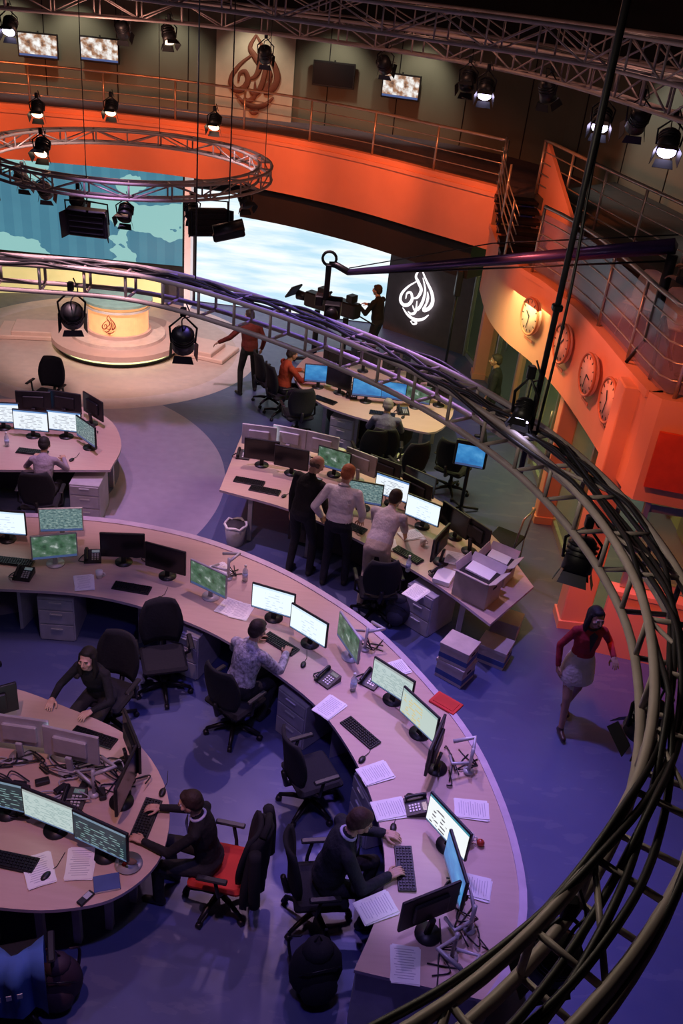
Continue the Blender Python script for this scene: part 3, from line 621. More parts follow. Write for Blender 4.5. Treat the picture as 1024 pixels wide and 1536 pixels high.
mb=MB(); pl=mat('plate_ceramic',(.8,.8,.78),.25); mb.tube([(0,0,0),(0,0,.006),(0,0,.018),(0,0,.012)],[.05,.07,.11,.07],pl,28); mb.ball((.02,.01,.025),(.045,.03,.018),mat('cake',(.5,.25,.12),.8)); mb.ball((-.03,-.02,.02),(.02,.02,.012),M_red); mb.obj('food_plate',(-1.38,4.7,.75))
mb=MB(); mb.ball((0,0,.03),(.035,.035,.032),mat('apple_red',(.45,.05,.03),.35)); mb.cyl((0,0,.055),(.004,0,.075),.003,M_black,n=5); mb.obj('red_apple',(1.5,5.28,.75)); 
mb=MB(); mb.box((0,0,.012),(.06,.14,.022),M_black,bev=.008); mb.box((0,.02,.024),(.045,.06,.002),M_silver); mb.obj('mobile_phone',(-1.62,4.35,.75),-30)
mb=MB()
for k in range(34):
    x0=random.uniform(-2.7,-1.5);y0=random.uniform(5.05,5.7); pts=[(x0,y0,.765)]
    for j in range(4): x0+=random.uniform(-.25,.25);y0+=random.uniform(-.16,.16); pts.append((max(-2.9,min(-1.4,x0)),max(5.0,min(5.75,y0)),.76+random.uniform(0,.06)))
    mb.tube(cat(pts,5),.007,M_rack if k%4 else M_draw,5)
for k in range(6): mb.box((-2.5+.18*k,5.35+.06*(k%2),.775),(.12,.06,.05),M_black,(0,0,k*.5),bev=.01)
mb.obj('cable_tangle')
def cables(cx,cy,ex,ey,n):
    mb=MB()
    for k in range(n):
        x0=random.uniform(-1,1);y0=random.uniform(-1,1); pts=[]
        for j in range(4): pts.append((cx+ex*max(-1,min(1,x0)),cy+ey*max(-1,min(1,y0)),.76+random.uniform(0,.03))); x0+=random.uniform(-.5,.5); y0+=random.uniform(-.8,.8)
        mb.tube(cat(pts,5),.006,M_rack,5)
    mb.obj('cable_tangle')
cables(-.6,11.95,.8,.12,10); cables(.45,15.0,.7,.2,10); cables(-4.3,12.15,.5,.1,7); cables(.95,10.9,.35,.3,8); cables(1.3,4.6,.18,.3,7); cables(-2.3,8.95,.4,.1,5); cables(1.25,6.2,.12,.3,5)
def armpost(x,y,r=0):
    mb=MB(); mb.cyl((0,0,0),(0,0,.03),.05,M_silver,n=16); mb.cyl((0,0,.03),(0,0,.3),.017,M_silver); mb.tube([(0,0,.25),(.18,.06,.27),(.05,.22,.22)],.02,M_silver,8); mb.tube([(0,0,.12),(-.15,.12,.16),(-.02,.2,.1)],.016,M_silver,8)
    for k in range(3): mb.tube(cat([(0,0,.2-.05*k),(.08,-.05,.05),(.15-.1*k,.1,.01),(.2,.2-.1*k,.01)],4),.006,M_rack,5)
    mb.obj('monitor_arm',(x,y,.75),r)
for q in [(.42,7.72,0),(-1.25,8.75,40),(1.35,4.45,80),(1.45,6.1,60),(-1.85,5.35,10),(1.2,4.2,200)]: armpost(*q)
for q in [(-3.16,8.45,3),(-1.52,8.08,-20),(-.12,7.2,-40),(1.25,9.35,-40),(-3.62,11.05,3),(-.10,14.2,-15),(.72,6.0,-65),(-5.4,10.95,0)]: drawer(q[0],q[1],0,q[2])
def carton(x,y,z,r,w,d,h,m=M_card,band=None,open_=False):
    mb=MB(); mb.box((0,0,h/2),(w,d,h),m,bev=.004)
    if not open_: mb.box((0,0,h),(w+.02,d+.02,.05),m,bev=.004)
    if band: mb.box((0,0,h*.35),(w+.006,d+.006,h*.3),band)
    for s in (-1,1): mb.box((s*(w/2+.001),0,h*.7),(.004,.09,.03),M_dk)
    if open_:
        mb.box((0,-d*.55,h+.03),(w,.008,.14),m,(rad(60),0,0)); mb.box((0,d*.55,h+.04),(w,.008,.14),m,(rad(-50),0,0)); mb.box((w*.55,0,h+.03),(.008,d,.14),m,(0,rad(55),0)); mb.box((-w*.5,0,h+.05),(.008,d,.12),m,(0,rad(-20),0))
        mb.box((0,0,h+.002),(w*.9,d*.9,.004),M_dk); mb.box((0,.02,h+.02),(w*.7,d*.6,.02),M_paper,(0,.1,.1))
    mb.obj('cardboard_box',(x,y,z),r)
carton(1.72,8.98,.75,-35,.46,.36,.34,open_=True); carton(2.0,9.45,.75,-30,.38,.32,.26,open_=True); carton(1.35,9.25,.75,-20,.2,.28,.05,M_paper)
carton(1.55,8.35,0,-35,.36,.3,.24,M_card,M_blueb); carton(1.55,8.35,.27,-30,.36,.3,.22,M_card,M_blueb); carton(2.05,8.75,0,-25,.36,.3,.24,M_card,M_blueb); carton(2.25,9.3,0,-20,.34,.3,.25)
mb=MB(); wb=mat('bin_plastic',(.5,.48,.5),.5,alpha=.85); mb.tube([(0,0,0),(0,0,.02),(0,0,.32),(0,0,.32),(0,0,.05)],[.11,.12,.16,.15,.11],wb,18); mb.tube([(.155*math.cos(t*.4),.155*math.sin(t*.4),.32+.02*math.sin(t*2.3)) for t in range(16)],.02,M_white,6,closed=True); me=mb.mesh('waste_bin'); place('waste_bin',me,(-1.45,10.68,0)); place('waste_bin',me,(.95,13.3,0))
mb=MB(); mb.cyl((0,0,.02),(0,0,1.0),.03,M_black); 
for k in range(4): mb.tube([(0,0,.1),(.3*math.cos(k*1.57+.5),.3*math.sin(k*1.57+.5),.03)],.02,M_black,6)
mb.box((0,-.05,1.05),(.5,.1,.4),M_black,(rad(-15),0,0),bev=.02); mb.quad((0,-.11,1.04),(.21,0,0),(0,.045,.15),S_blue); mb.obj('floor_monitor_stand',(1.85,12.3,0),-10)
mb=MB()
for x in (-.2,.2):
    mb.tube([(x,-.2,0),(x,-.2,.45),(x,.22,.45),(x,.25,0)],.014,M_steel,6); mb.tube([(x,-.2,.45),(x,-.25,.95)],.014,M_steel,6)
mb.tube([(-.2,-.25,.95),(.2,-.25,.95)],.014,M_steel,6); mb.box((0,0,.46),(.42,.42,.03),M_fab,bev=.01); mb.obj('folding_chair',(2.35,10.9,0),60)
mb=MB(); mb.cyl((0,0,.05),(0,0,2.3),.025,M_black)
for k in range(3): mb.tube([(0,0,.6),(.4*math.cos(k*2.09),.4*math.sin(k*2.09),.02)],.018,M_black,6)
mb.box((0,0,2.2),(.12,.2,.5),M_black,bev=.02); mb.obj('speaker_stand',(1.75,17.3,0))
for q in [(-.95,14.3,20),(.35,13.0,15),(-5.2,13.9,170),(-1.75,7.55,200),(-3.9,7.5,10),(.0,6.15,-60),(.95,12.7,30),(1.7,12.9,-30),(.55,9.35,10),(-1.6,15.6,-60)]: chair(*q)
def tripodcam(x,y,r):
    mb=MB(); mb.cyl((0,0,.1),(0,0,1.15),.06,M_black,n=14)
    for k in range(3): mb.tube([(0,0,.12),(.4*math.cos(k*2.09),.4*math.sin(k*2.09),.06)],.04,M_black,8); mb.ball((.4*math.cos(k*2.09),.4*math.sin(k*2.09),.05),.05,M_dark)
    mb.box((0,.0,1.35),(.25,.55,.3),M_black,bev=.03); mb.cyl((0,.28,1.35),(0,.5,1.35),.08,M_dark,.1,16); mb.box((0,.62,1.4),(.36,.04,.3),M_black,(.6,0,0),bev=.01); mb.tube([(.1,-.2,1.25),(.25,-.55,1.1)],.015,M_dark,6); mb.box((0,-.1,1.58),(.2,.15,.14),M_black,bev=.01)
    mb.obj('studio_camera',(x,y,0),r)
tripodcam(-.35,17.6,55); tripodcam(-.95,17.9,60)

# ------------------------------------------------------------------ bags
def backpack(name,x,y,r,m,s=1.):
    mb=MB(); mb.ball((0,0,.22*s),(.17*s,.13*s,.23*s),m,16); mb.ball((0,-.1*s,.15*s),(.12*s,.07*s,.12*s),m,12); mb.ball((0,0,.4*s),(.1*s,.09*s,.07*s),m,12)
    mb.tube([(-.03*s,.02,.44*s),(0,.02,.52*s),(.03*s,.02,.44*s)],.01,m,6)
    for q in (-1,1): mb.tube(cat([(q*.08*s,.1*s,.42*s),(q*.12*s,.2*s,.25*s),(q*.1*s,.13*s,.04*s)],4),.015,m,6,flat=.5)
    mb.tube(cat([(-.15*s,-.04*s,.25*s),(-.08*s,-.11*s,.36*s),(.08*s,-.11*s,.36*s),(.15*s,-.04*s,.25*s)],4),.006,M_dark,5)
    mb.obj(name,(x,y,0),r)
backpack('backpack',.2,4.3,20,M_fab,1.3); backpack('backpack',.85,9.25,-20,mat('bag_grey',(.03,.03,.05),.8),.95); backpack('backpack',-1.75,4.0,10,mat('bag_dark',(.03,.015,.03),.7),1.1)
chair(-2.05,3.9,20)
mb=MB(); vs=[];fs=[]
mblue=mat('jersey_blue',(.04,.11,.34),.8)
nx,ny=12,14
for j in range(ny+1):
    for i in range(nx+1):
        u=i/nx*2-1;v=j/ny; x=u*.26; 
        if v<.5: y=-.42-.03*math.sin(u*7); z=.55+(v/.5)*.5
        else: y=-.2-.05*math.sin(u*5); z=1.05-((v-.5)/.5)*.35
        if abs(v-.5)<.06: y=-.31; z=1.085
        vs.append((x,y+.015*math.sin(u*11+v*5),z))
for j in range(ny):
    for i in range(nx): a=j*(nx+1)+i; fs.append((a,a+1,a+nx+2,a+nx+1))
mb.add(vs,fs,mblue,True)
for k,ch in enumerate((-.12,-.05,.02,.09)): mb.box((ch,-.47,.86),(.035,.004,.05),M_white)
mb.obj('draped_jersey',(-2.05,3.9,0),20)

# ------------------------------------------------------------------ people
def remesh(mb,vox,it=3):
    me=mb.mesh('tmp'); ob=bpy.data.objects.new('tmp',me); COL.objects.link(ob)
    m=ob.modifiers.new('r','REMESH'); m.mode='VOXEL'; m.voxel_size=vox; m.adaptivity=0
    s=ob.modifiers.new('s','SMOOTH'); s.factor=.5; s.iterations=it
    dg=bpy.context.evaluated_depsgraph_get(); dg.update(); out=bpy.data.meshes.new_from_object(ob.evaluated_get(dg))
    bpy.data.objects.remove(ob); bpy.data.meshes.remove(me); return out
def cap(mb,a,b,ra,rb,m,n=12):
    a=V(a);b=V(b);d=b-a;L=d.length
    if L<1e-6: mb.ball(a,ra,m,n); return
    t=d/L; P=[];R=[]
    for k in range(4): th=math.pi/2*(1-k/4.); P.append(a-t*ra*math.sin(th)); R.append(max(.0005,ra*math.cos(th)))
    P.append(a);R.append(ra);P.append(b);R.append(rb)
    for k in range(1,5): th=math.pi/2*k/4.; P.append(b+t*rb*math.sin(th)); R.append(max(.0005,rb*math.cos(th)))
    mb.tube(P,R,m,n)
def ik(a,b,l1,l2,hint):
    d=b-a;L=d.length;Lm=(l1+l2)*.995
    if L>Lm: b=a+d*(Lm/L); d=b-a; L=Lm
    x=(l1*l1-l2*l2+L*L)/(2*L); h=math.sqrt(max(0,l1*l1-x*x)); t=d.normalized(); p=(hint-t*hint.dot(t))
    p=p.normalized() if p.length>1e-5 else t.orthogonal().normalized()
    return a+t*x+p*h,b
def loft(mb,rings,m,n=20):
    vs=[];fs=[]
    for c,R,rx,ry in rings:
        for k in range(n): th=2*math.pi*k/n; vs.append(c+R@V((rx*math.cos(th),ry*math.sin(th),0)))
    N=len(rings)
    for i in range(N-1):
        for k in range(n): fs.append((i*n+k,i*n+(k+1)%n,(i+1)*n+(k+1)%n,(i+1)*n+k))
    fs+=[list(range(n))[::-1],[(N-1)*n+k for k in range(n)]]; mb.add(vs,fs,m,True)
def segmat(segs):
    def fn(c):
        best=None;idx=None
        for i,(a,b,ra,rb,mi) in enumerate(segs):
            a=np.array(a);b=np.array(b);d=b-a; L=max(1e-9,d.dot(d)); t=np.clip(((c-a)@d)/L,0,1)
            dist=np.linalg.norm(c-(a+t[:,None]*d),axis=1)-(ra+(rb-ra)*t)
            if best is None: best=dist;idx=np.full(len(c),mi)
            else: k=dist<best; best=np.where(k,dist,best); idx=np.where(k,mi,idx)
        return idx.tolist()
    return fn
def person(name,loc,yaw,h=1.75,pel=(0,0,.95),lean=0,side=0,twist=0,hands=None,feet=None,look=(0,0,0),skin=(.55,.33,.24),hair=(.03,.02,.015),hs='short',top=(.05,.05,.05),bot=(.02,.02,.026),shoe=(.02,.02,.02),fem=False,sleeve=True,skirt=0.,curl=25,jacket=0.,pattern=False,elb=None,bare=False,collar=None,suit=False):
    s=h/1.75; MS=mat('skin_%d'%(skin[0]*100),skin,.55,var=.05); MH=mat('hair_%d_%d'%(hair[0]*200,hair[1]*200),hair,.7,bump=.4,scale=60)
    MT=mat('top_%d_%d_%d%s'%(*[int(c*100) for c in top],'p' if pattern else ''),top,.85,var=(.6 if pattern else .1),scale=(28 if pattern else 9),bump=(.4 if pattern else .8),bd=.035)
    MBt=mat('bottom_%d_%d_%d'%tuple(int(c*100) for c in bot),bot,.85,bump=.8,scale=9,bd=.03); MSh=mat('shoe_%d'%(shoe[0]*100),shoe,.4)
    out=MB(); iS,iT,iB,iF,iH=[out.mi(m) for m in (MS,MT,MBt,MSh,MH)]
    pel=V(pel); R=(Matrix.Rotation(rad(twist),3,'Z')@Matrix.Rotation(rad(-lean),3,'X')@Matrix.Rotation(rad(side),3,'Y'))
    Rh=Matrix.Rotation(rad(-lean*.35),3,'X')
    def T(x,y,z): return pel+R@V((x*s,y*s,z*s))
    sw=.158 if fem else .185; hw=.095; g=.9 if fem else 1.; lo=0. if fem else .014
    b=MB(); segs=[]
    def C(a,bb,ra,rb,mi): cap(b,a,bb,ra*s,rb*s,MS); segs.append((tuple(a),tuple(bb),ra*s,rb*s,mi))
    loft(b,[(pel+Rh@V((0,0,-.11*s)),Rh,.09*s,.075*s),(pel+Rh@V((0,0,-.07*s)),Rh,.145*s,.11*s),(pel+Rh@V((0,-.01*s,0)),Rh,.165*s,.122*s),(T(0,0,.045),R,(.158*g+lo)*s,(.118+lo)*s),(T(0,0,.1),R,(.153*g+lo*1.4)*s,(.112+lo*1.4)*s),(T(0,0,.18),R,(.142*g+lo*1.2)*s,(.105+lo)*s),(T(0,.005,.28),R,(.158*g+lo)*s,((.125 if fem else .118)+lo)*s),(T(0,0,.38),R,(.17*g+lo*.6)*s,(.115+lo*.5)*s),(T(0,-.005,.45),R,.152*g*s,.092*s),(T(0,-.008,.495),R,.09*s,.07*s),(T(0,0,.53),R,.052*s,.055*s)],MS)
    hem=.04-jacket
    segs.append((tuple(T(0,0,hem+.03)),tuple(T(0,0,.44)),.13*s,.12*s,iT)); segs.append((tuple(pel+Rh@V((0,0,-.1*s))),tuple(T(0,0,min(hem-.04,0.))),.14*s,.14*s,iB))
    segs.append((tuple(T(-sw*.8,0,.43)),tuple(T(sw*.8,0,.43)),.055*s,.055*s,iT))
    nk=T(0,0,.50); hc=nk+R@V((0,.02*s,.07*s)); 
    RH=Matrix.Rotation(rad(look[0]),3,'Z')@Matrix.Rotation(rad(-look[1]),3,'X')@Matrix.Rotation(rad(look[2]),3,'Y')
    hcen=hc+RH@V((0,.015*s,.085*s))
    C(nk-R@V((0,0,.02*s)),hc+RH@V((0,0,.03*s)),.056*g,.05*g,iS)
    hands=hands or ((-.25,.1,.75),(.25,.1,.75)); wr=[];fd=[]
    for k,sg in enumerate((-1,1)):
        sh=T(sg*sw,0,.435); tgt=V(hands[k]); hint=V((sg*.6,-.5,-.8)) if not elb else V((sg*elb[0],elb[1],elb[2]))
        e,w=ik(sh,tgt,.29*s,.255*s,R@hint if lean<30 else hint); wr.append(w); fd.append((w-e).normalized())
        C(T(sg*sw*.55,0,.445),sh,.052,(.060+lo*.3)*g,iT); C(sh,e,(.056+lo*.5)*g,(.047+lo*.4)*g,iT)
        if sleeve: C(e,w-fd[k]*.012,(.046+lo*.4)*g,(.037+lo*.3)*g,iT)
        else: C(sh.lerp(e,.8),e,.052,.05,iT); C(e,w,.038*g,.027*g,iS)
    feet=feet or ((-.11,.0,0),(.11,.05,0)); 
    for k,sg in enumerate((-1,1)):
        hp=pel+Rh@V((sg*hw*s,0,-.04*s)); f=V(feet[k][:3]); fy=rad(feet[k][3] if len(feet[k])>3 else 0)
        an=V((f.x,f.y,f.z+.085*s)); kn,an=ik(hp,an,.43*s,.42*s,V((sg*.12,1,.15)))
        li=iS if bare else iB
        if skirt: C(hp,hp.lerp(kn,.45),.085,.074,iB); C(hp.lerp(kn,.45),kn,.072,.054,iS)
        else: C(hp,kn,.087,.062,iB)
        C(kn,an,.061 if not bare else .05,.05 if not bare else .034,li)
        fw=V((-math.sin(fy),math.cos(fy),0)); h0=V((an.x,an.y,an.z-.045*s)); C(h0-fw*.03*s,h0+fw*.13*s-V((0,0,.008*s)),.04,.032,iF)
        if bare: C(an,h0+V((0,0,.01)),.036,.038,iF)
    if skirt:
        loft(b,[(pel+V((0,0,.08*s)),Rh,.15*s,.115*s),(pel,Rh,.175*s,.135*s),(pel-V((0,0,skirt*.6)),Rh,.2*s,.17*s),(pel-V((0,0,skirt)),Rh,.21*s,.185*s)],MS); segs.append((tuple(pel),tuple(pel-V((0,0,skirt-.03))),.18*s,.2*s,iB))
    me=remesh(b,.0125*s,3); out.addmesh(me,segmat(segs)); bpy.data.meshes.remove(me)
    for k,sg in enumerate((-1,1)):
        hb=MB(); w=wr[k]; t=fd[k]; dn=V((0,0,-1)); 
        pn=(dn-t*dn.dot(t)); pn=pn.normalized() if pn.length>.2 else (R@V((-sg,0,0))-t*(R@V((-sg,0,0))).dot(t)).normalized()
        if abs(t.z)>.75: pn=(V((-sg,0,0))-t*(V((-sg,0,0))).dot(t)).normalized()
        elif pel.z<.7 or lean>20: t=(t*.5+V((t.x,t.y,0)).normalized()*.8).normalized(); pn=(dn-t*dn.dot(t)).normalized()
        sd=t.cross(pn).normalized()
        if sd.dot(R@V((-sg,0,0)))<0: sd=-sd
        q=.92*s if fem else s
        cap(hb,w-t*.02*q,w+t*.015*q,.027*q,.027*q,MS)
        for j in range(4): 
            o=(j-1.5)*.0195*q; cap(hb,w+t*.01*q+sd*o*.7,w+t*.088*q+sd*-o,.0155*q,.0115*q,MS,8)
            cap(hb,w+t*.03*q+sd*-o*.9,w+t*.088*q+sd*-o,.015*q,.0115*q,MS,8)
        for j,L in enumerate((.070,.080,.075,.058)):
            p=w+t*.088*q+sd*(1.5-j)*.021*q; ang=rad(curl*(.7+.12*j)); dr=(t+sd*(1.5-j)*.07).normalized()
            for seg,f in enumerate((.42,.32,.26)):
                dd=dr*math.cos(ang)+pn*math.sin(ang); p2=p+dd*L*f*q; cap(hb,p,p2,(.0098-.0009*seg)*q,(.0092-.0009*seg)*q,MS,8); p=p2; ang+=rad(curl*.7)
        p=w+t*.02*q+sd*.022*q; p1=p+(t*.6+sd*.75+pn*.25).normalized()*.045*q; p2=p1+(t*.85+sd*.35+pn*.3).normalized()*.032*q; p3=p2+(t*.95+sd*.05+pn*.35).normalized()*.025*q
        cap(hb,p,p1,.0165*q,.012*q,MS,8); cap(hb,p1,p2,.0118*q,.0105*q,MS,8); cap(hb,p2,p3,.0105*q,.009*q,MS,8)
        me=remesh(hb,.0046*s,2); out.addmesh(me,lambda c:[iS]*len(c)); bpy.data.meshes.remove(me)
    def Hd(x,y,z): return hcen+RH@V((x*s,y*s,z*s))
    hb=MB(); q=s*(.96 if fem else 1.)
    def eb(c,r): hb.ball(Hd(*c),tuple(a*q for a in r),MS,16,R=RH)
    eb((0,-.012,.03),(.077,.096,.088)); eb((0,.025,-.015),(.064,.068,.085)); eb((0,.045,-.07),(.042,.042,.038)); eb((0,.083,.022),(.05,.016,.016))
    cap(hb,Hd(0,.09,.02),Hd(0,.112,-.022),.009*q,.015*q,MS,8); eb((-.012,.1,-.027),(.009,.011,.008)); eb((.012,.1,-.027),(.009,.011,.008))
    eb((0,.085,-.052),(.025,.014,.009)); eb((0,.084,-.062),(.021,.013,.009))
    for sg in (-1,1): eb((sg*.078,-.004,-.004),(.011,.022,.034)); eb((sg*.045,.062,-.022),(.022,.022,.02))
    cap(hb,Hd(0,-.02,-.05),hc-R@V((0,0,.03*s)),.052*g*s,.054*g*s,MS)
    me=remesh(hb,.0058*s,2); 
    iL=out.mi(mat('lips_%d'%(skin[0]*100),(skin[0]*.8,skin[1]*.5,skin[2]*.5),.5)); lp=np.array(Hd(0,.096,-.057)); ax=np.array(RH.col[0]);az=np.array(RH.col[2])
    def hfn(c):
        d=c-lp; u=(d@ax)/(.026*s); w=(d@az)/(.0115*s); dd=np.linalg.norm(d,axis=1); return np.where((u*u+w*w<1)&(dd<.035*s),iL,iS).tolist()
    out.addmesh(me,hfn); bpy.data.meshes.remove(me)
    for sg in (-1,1):
        out.ball(Hd(sg*.031,.0775,.002),.0145*q,mat('eye_white',(.75,.72,.7),.3),12); out.ball(Hd(sg*.031,.0865,.001),.0072*q,mat('iris_dark',(.02,.012,.01),.2),8)
        out.tube([Hd(sg*.014,.096,.021),Hd(sg*.03,.098,.026),Hd(sg*.048,.086,.021)],.0035*q,MH,6)
        out.tube([Hd(sg*.016,.089,.009),Hd(sg*.031,.0925,.0125),Hd(sg*.046,.085,.008)],.0024*q,MH,5)
    if hs!='bald':
        hb=MB()
        def he(c,r): hb.ball(Hd(*c),tuple(a*q for a in r),MH,16,R=RH)
        he((0,-.022,.048),(.084,.098,.086)); he((0,-.05,.0),(.078,.068,.08)); he((0,.035,.088),(.062,.042,.03))
        for sg in (-1,1): he((sg*.07,-.02,.03),(.018,.045,.045))
        if hs=='long':
            for k,sg in enumerate((-1,1)): cap(hb,Hd(sg*.068,.005,.04),Hd(sg*.085,-.02,-.13),.026*q,.035*q,MH); cap(hb,Hd(sg*.085,-.02,-.13),Hd(sg*.075,-.01,-.22),.035*q,.018*q,MH)
            cap(hb,Hd(0,-.07,.02),Hd(0,-.09,-.2),.075*q,.06*q,MH)
        if hs=='bun': he((0,-.125,.0),(.04,.045,.04))
        me=remesh(hb,.0085*s,2); out.addmesh(me,lambda c:[iH]*len(c)); bpy.data.meshes.remove(me)
    else:
        hb=MB()
        for sg in (-1,1): hb.ball(Hd(sg*.062,-.035,.0),(.02*q,.055*q,.035*q),MH,12,R=RH)
        hb.ball(Hd(0,-.075,-.01),(.06*q,.034*q,.04*q),MH,12,R=RH)
        me=remesh(hb,.008*s,2); out.addmesh(me,lambda c:[iH]*len(c)); bpy.data.meshes.remove(me)
    if collar:
        mc=mat('collar_%d'%(collar[0]*100),collar,.8); out.tube([T(.068*math.cos(t*math.pi/8),.064*math.sin(t*math.pi/8)+.004,.51-.012*math.sin(t*math.pi/8)) for t in range(16)],.013*s,mc,8,closed=True)
        out.add([T(-.05,.118,.46),T(.05,.118,.46),T(.0,.15,.24),T(0,.105,.505)],[(0,2,1),(0,1,3)],mc)
        if suit:
            for sg in (-1,1):
                out.add([T(sg*.045,.1,.5),T(sg*.085,.112,.45),T(sg*.07,.142,.36),T(sg*.008,.155,.22),T(sg*.03,.135,.38)],[(0,1,2,3,4)],MT)
            out.tube([T(0,.122,.49),T(0,.142,.42),T(0,.155,.27)],[.012*s,.014*s,.022*s],mat('necktie',(.05,.05,.12),.6),6,flat=.4)
    return out.obj(name,loc,yaw)
SIT=(0,0,.57)
def sitfeet(a=.42): return ((-.13,a,0),(.13,a-.05,0))
BK=(.006,.006,.009)
person('standing_man',(-.50,10.10,0),-25,1.80,(0,0,.98),12,0,-8,((-.24,.12,.86),(.20,.32,.86)),((-.13,-.02,0),(.13,.08,0)),(-25,30,0),skin=(.6,.36,.27),hair=(.12,.08,.06),hs='bald',top=BK,bot=(.012,.012,.02))
person('standing_man',(-.02,9.92,0),-12,1.80,(0,0,.98),10,0,0,((-.27,.10,.98),(.24,.26,.95)),((-.13,0,0),(.14,.1,0)),(-15,28,0),skin=(.6,.34,.26),hair=(.4,.13,.05),top=(.8,.74,.8),bot=(.014,.014,.03),collar=(.3,.3,.35))
person('standing_man',(.50,9.55,0),-15,1.76,(0,0,.93),42,0,-5,((-.16,.62,.80),(.22,.60,.80)),((-.12,-.05,0),(.13,.05,0)),(-10,35,0),skin=(.5,.3,.2),hair=(.03,.02,.015),top=(.55,.5,.55),bot=(.6,.5,.42),sleeve=False)
person('standing_man',(-2.05,15.95,0),25,1.66,(0,0,.90),3,0,0,((-.55,.15,1.0),(.28,.12,.85)),((-.17,-.05,0,20),(.17,.1,0,-10)),(20,5,0),skin=(.45,.25,.18),top=(.12,.012,.01),bot=(.01,.01,.01),jacket=.06)
person('seated_man',(-1.3,15.1,0),-60,1.7,SIT,8,0,0,((-.18,.42,.80),(.18,.45,.80)),sitfeet(),(0,15,0),skin=(.4,.2,.12),top=(.4,.06,.015)); chair(-1.32,15.1,-60)
person('standing_man',(.3,18.3,0),60,1.7,(0,0,.93),5,0,0,((-.2,.35,1.2),(.2,.38,1.15)),None,(0,5,0),top=BK)
person('seated_man',(.55,13.15,0),0,1.75,SIT,15,0,0,((-.18,.52,.80),(.18,.5,.80)),sitfeet(),(0,20,0),skin=(.5,.3,.22),hair=(.2,.18,.18),top=(.12,.12,.18)); chair(.55,13.1,0)
person('standing_man',(2.45,15.0,0),80,1.7,(0,0,.92),3,0,0,None,None,(0,5,0),skin=(.4,.2,.12),top=BK)
person('standing_man',(3.75,9.75,3.44),60,1.75,(0,0,.95),8,0,0,((-.2,.4,1.15),(.2,.4,1.2)),None,(0,10,0),skin=(.4,.2,.12),top=BK)
person('seated_woman',(-4.12,10.62,0),8,1.64,SIT,22,0,0,((-.2,.52,.80),(.2,.5,.80)),sitfeet(.35),(0,25,0),hair=(.012,.01,.008),hs='short',top=(.3,.25,.3),fem=True,skin=(.5,.3,.22)); chair(-4.12,10.52,8)
person('seated_man',(-.86,7.12,0),-32,1.72,SIT,20,0,0,((-.22,.50,.80),(.2,.52,.80)),sitfeet(.3),(-5,20,0),skin=(.45,.27,.2),hair=(.03,.018,.015),top=(.40,.38,.44),pattern=True); chair(-.88,7.05,-35)
person('seated_man',(.22,4.95,0),-78,1.78,SIT,14,0,0,((-.2,.50,.80),(.22,.46,.80)),sitfeet(.38),(0,25,0),skin=(.55,.32,.24),hair=(.06,.03,.02),top=(.010,.012,.02),collar=(.5,.5,.75),suit=True); chair(.16,4.93,-78)
person('seated_woman',(-2.22,6.82,0),165,1.66,SIT,20,0,0,((-.2,.50,.80),(.22,.5,.80)),sitfeet(.35),(5,-6,0),hair=(.008,.006,.006),hs='long',top=BK,fem=True,skin=(.62,.38,.29)); chair(-2.18,6.92,165)
person('seated_woman',(-.78,5.0,0),84,1.68,SIT,12,0,0,((-.16,.52,.80),(.2,.5,.80)),sitfeet(.4),(0,15,0),hair=(.03,.014,.01),hs='short',top=BK,fem=True,skin=(.55,.33,.26),collar=(.5,.45,.45)); chair(-.68,5.0,84,CH_R)
mb=MB(); vs=[];fs=[];nx,ny=16,14
for side in (0,1):
    for j in range(ny+1):
        for i in range(nx+1):
            u=i/nx*2-1;v=j/ny; w=.25+.03*math.sin(v*5); y=-.345-.05*(v)+.09*u*u+.018*math.sin(u*13+v*3)*(1.2-v)+(.03 if side else -.03)
            vs.append((w*u*(1-.25*max(0,v-.8)/.2),y,.30+.76*v-.05*u*u*v))
W=nx+1;N=W*(ny+1)
for j in range(ny):
    for i in range(nx):
        a=j*W+i; fs.append((a,a+W,a+W+1,a+1)); fs.append((N+a,N+a+1,N+a+W+1,N+a+W))
    a=j*W; fs.append((a,N+a,N+a+W,a+W)); a=j*W+nx; fs.append((a,a+W,N+a+W,N+a))
for i in range(nx): fs.append((i,i+1,N+i+1,N+i)); a=ny*W+i; fs.append((a,N+a,N+a+1,a+1))
mb.add(vs,fs,M_fab,True); mb.tube(cat([(-.23,-.33,1.0),(-.29,-.35,.75),(-.27,-.36,.42)],4),.05,M_fab,10); mb.tube(cat([(.23,-.33,1.0),(.29,-.35,.75),(.27,-.36,.42)],4),.05,M_fab,10); mb.tube([(-.12,-.36,1.06),(0,-.38,1.08),(.12,-.36,1.06)],.03,M_fab,8); mb.obj('draped_jacket',(-.68,5.0,0),84)
person('walking_woman',(2.75,7.74,0),188,1.68,(0,0,.93),3,0,0,((-.28,.16,1.10),(.24,.02,.86)),((-.08,-.20,.0,0),(.08,.18,0,0)),(8,2,0),hair=(.01,.006,.006),hs='long',top=(.32,.015,.03),bot=(.6,.5,.5),shoe=(.04,.02,.02),fem=True,skirt=.24,bare=True,skin=(.38,.2,.14),collar=(.03,.02,.03))

# ------------------------------------------------------------------ camera
cam=bpy.data.cameras.new('camera'); cam.sensor_fit='VERTICAL'; cam.sensor_height=36; cam.lens=1350/1536*36; cam.clip_end=100
co=bpy.data.objects.new('camera',cam); COL.objects.link(co)
p=rad(30.5); Fv=V((0,math.cos(p),-math.sin(p))); R0=V((1,0,0)); U0=V((0,math.sin(p),math.cos(p))); c_,s_=.99371,.112
X=(R0*c_+U0*s_).normalized(); Y=(U0*c_-R0*s_).normalized(); Z=-Fv
M=Matrix((X,Y,Z)).transposed().to_4x4(); M.translation=V((0,0,7)); co.matrix_world=M; scn.camera=co

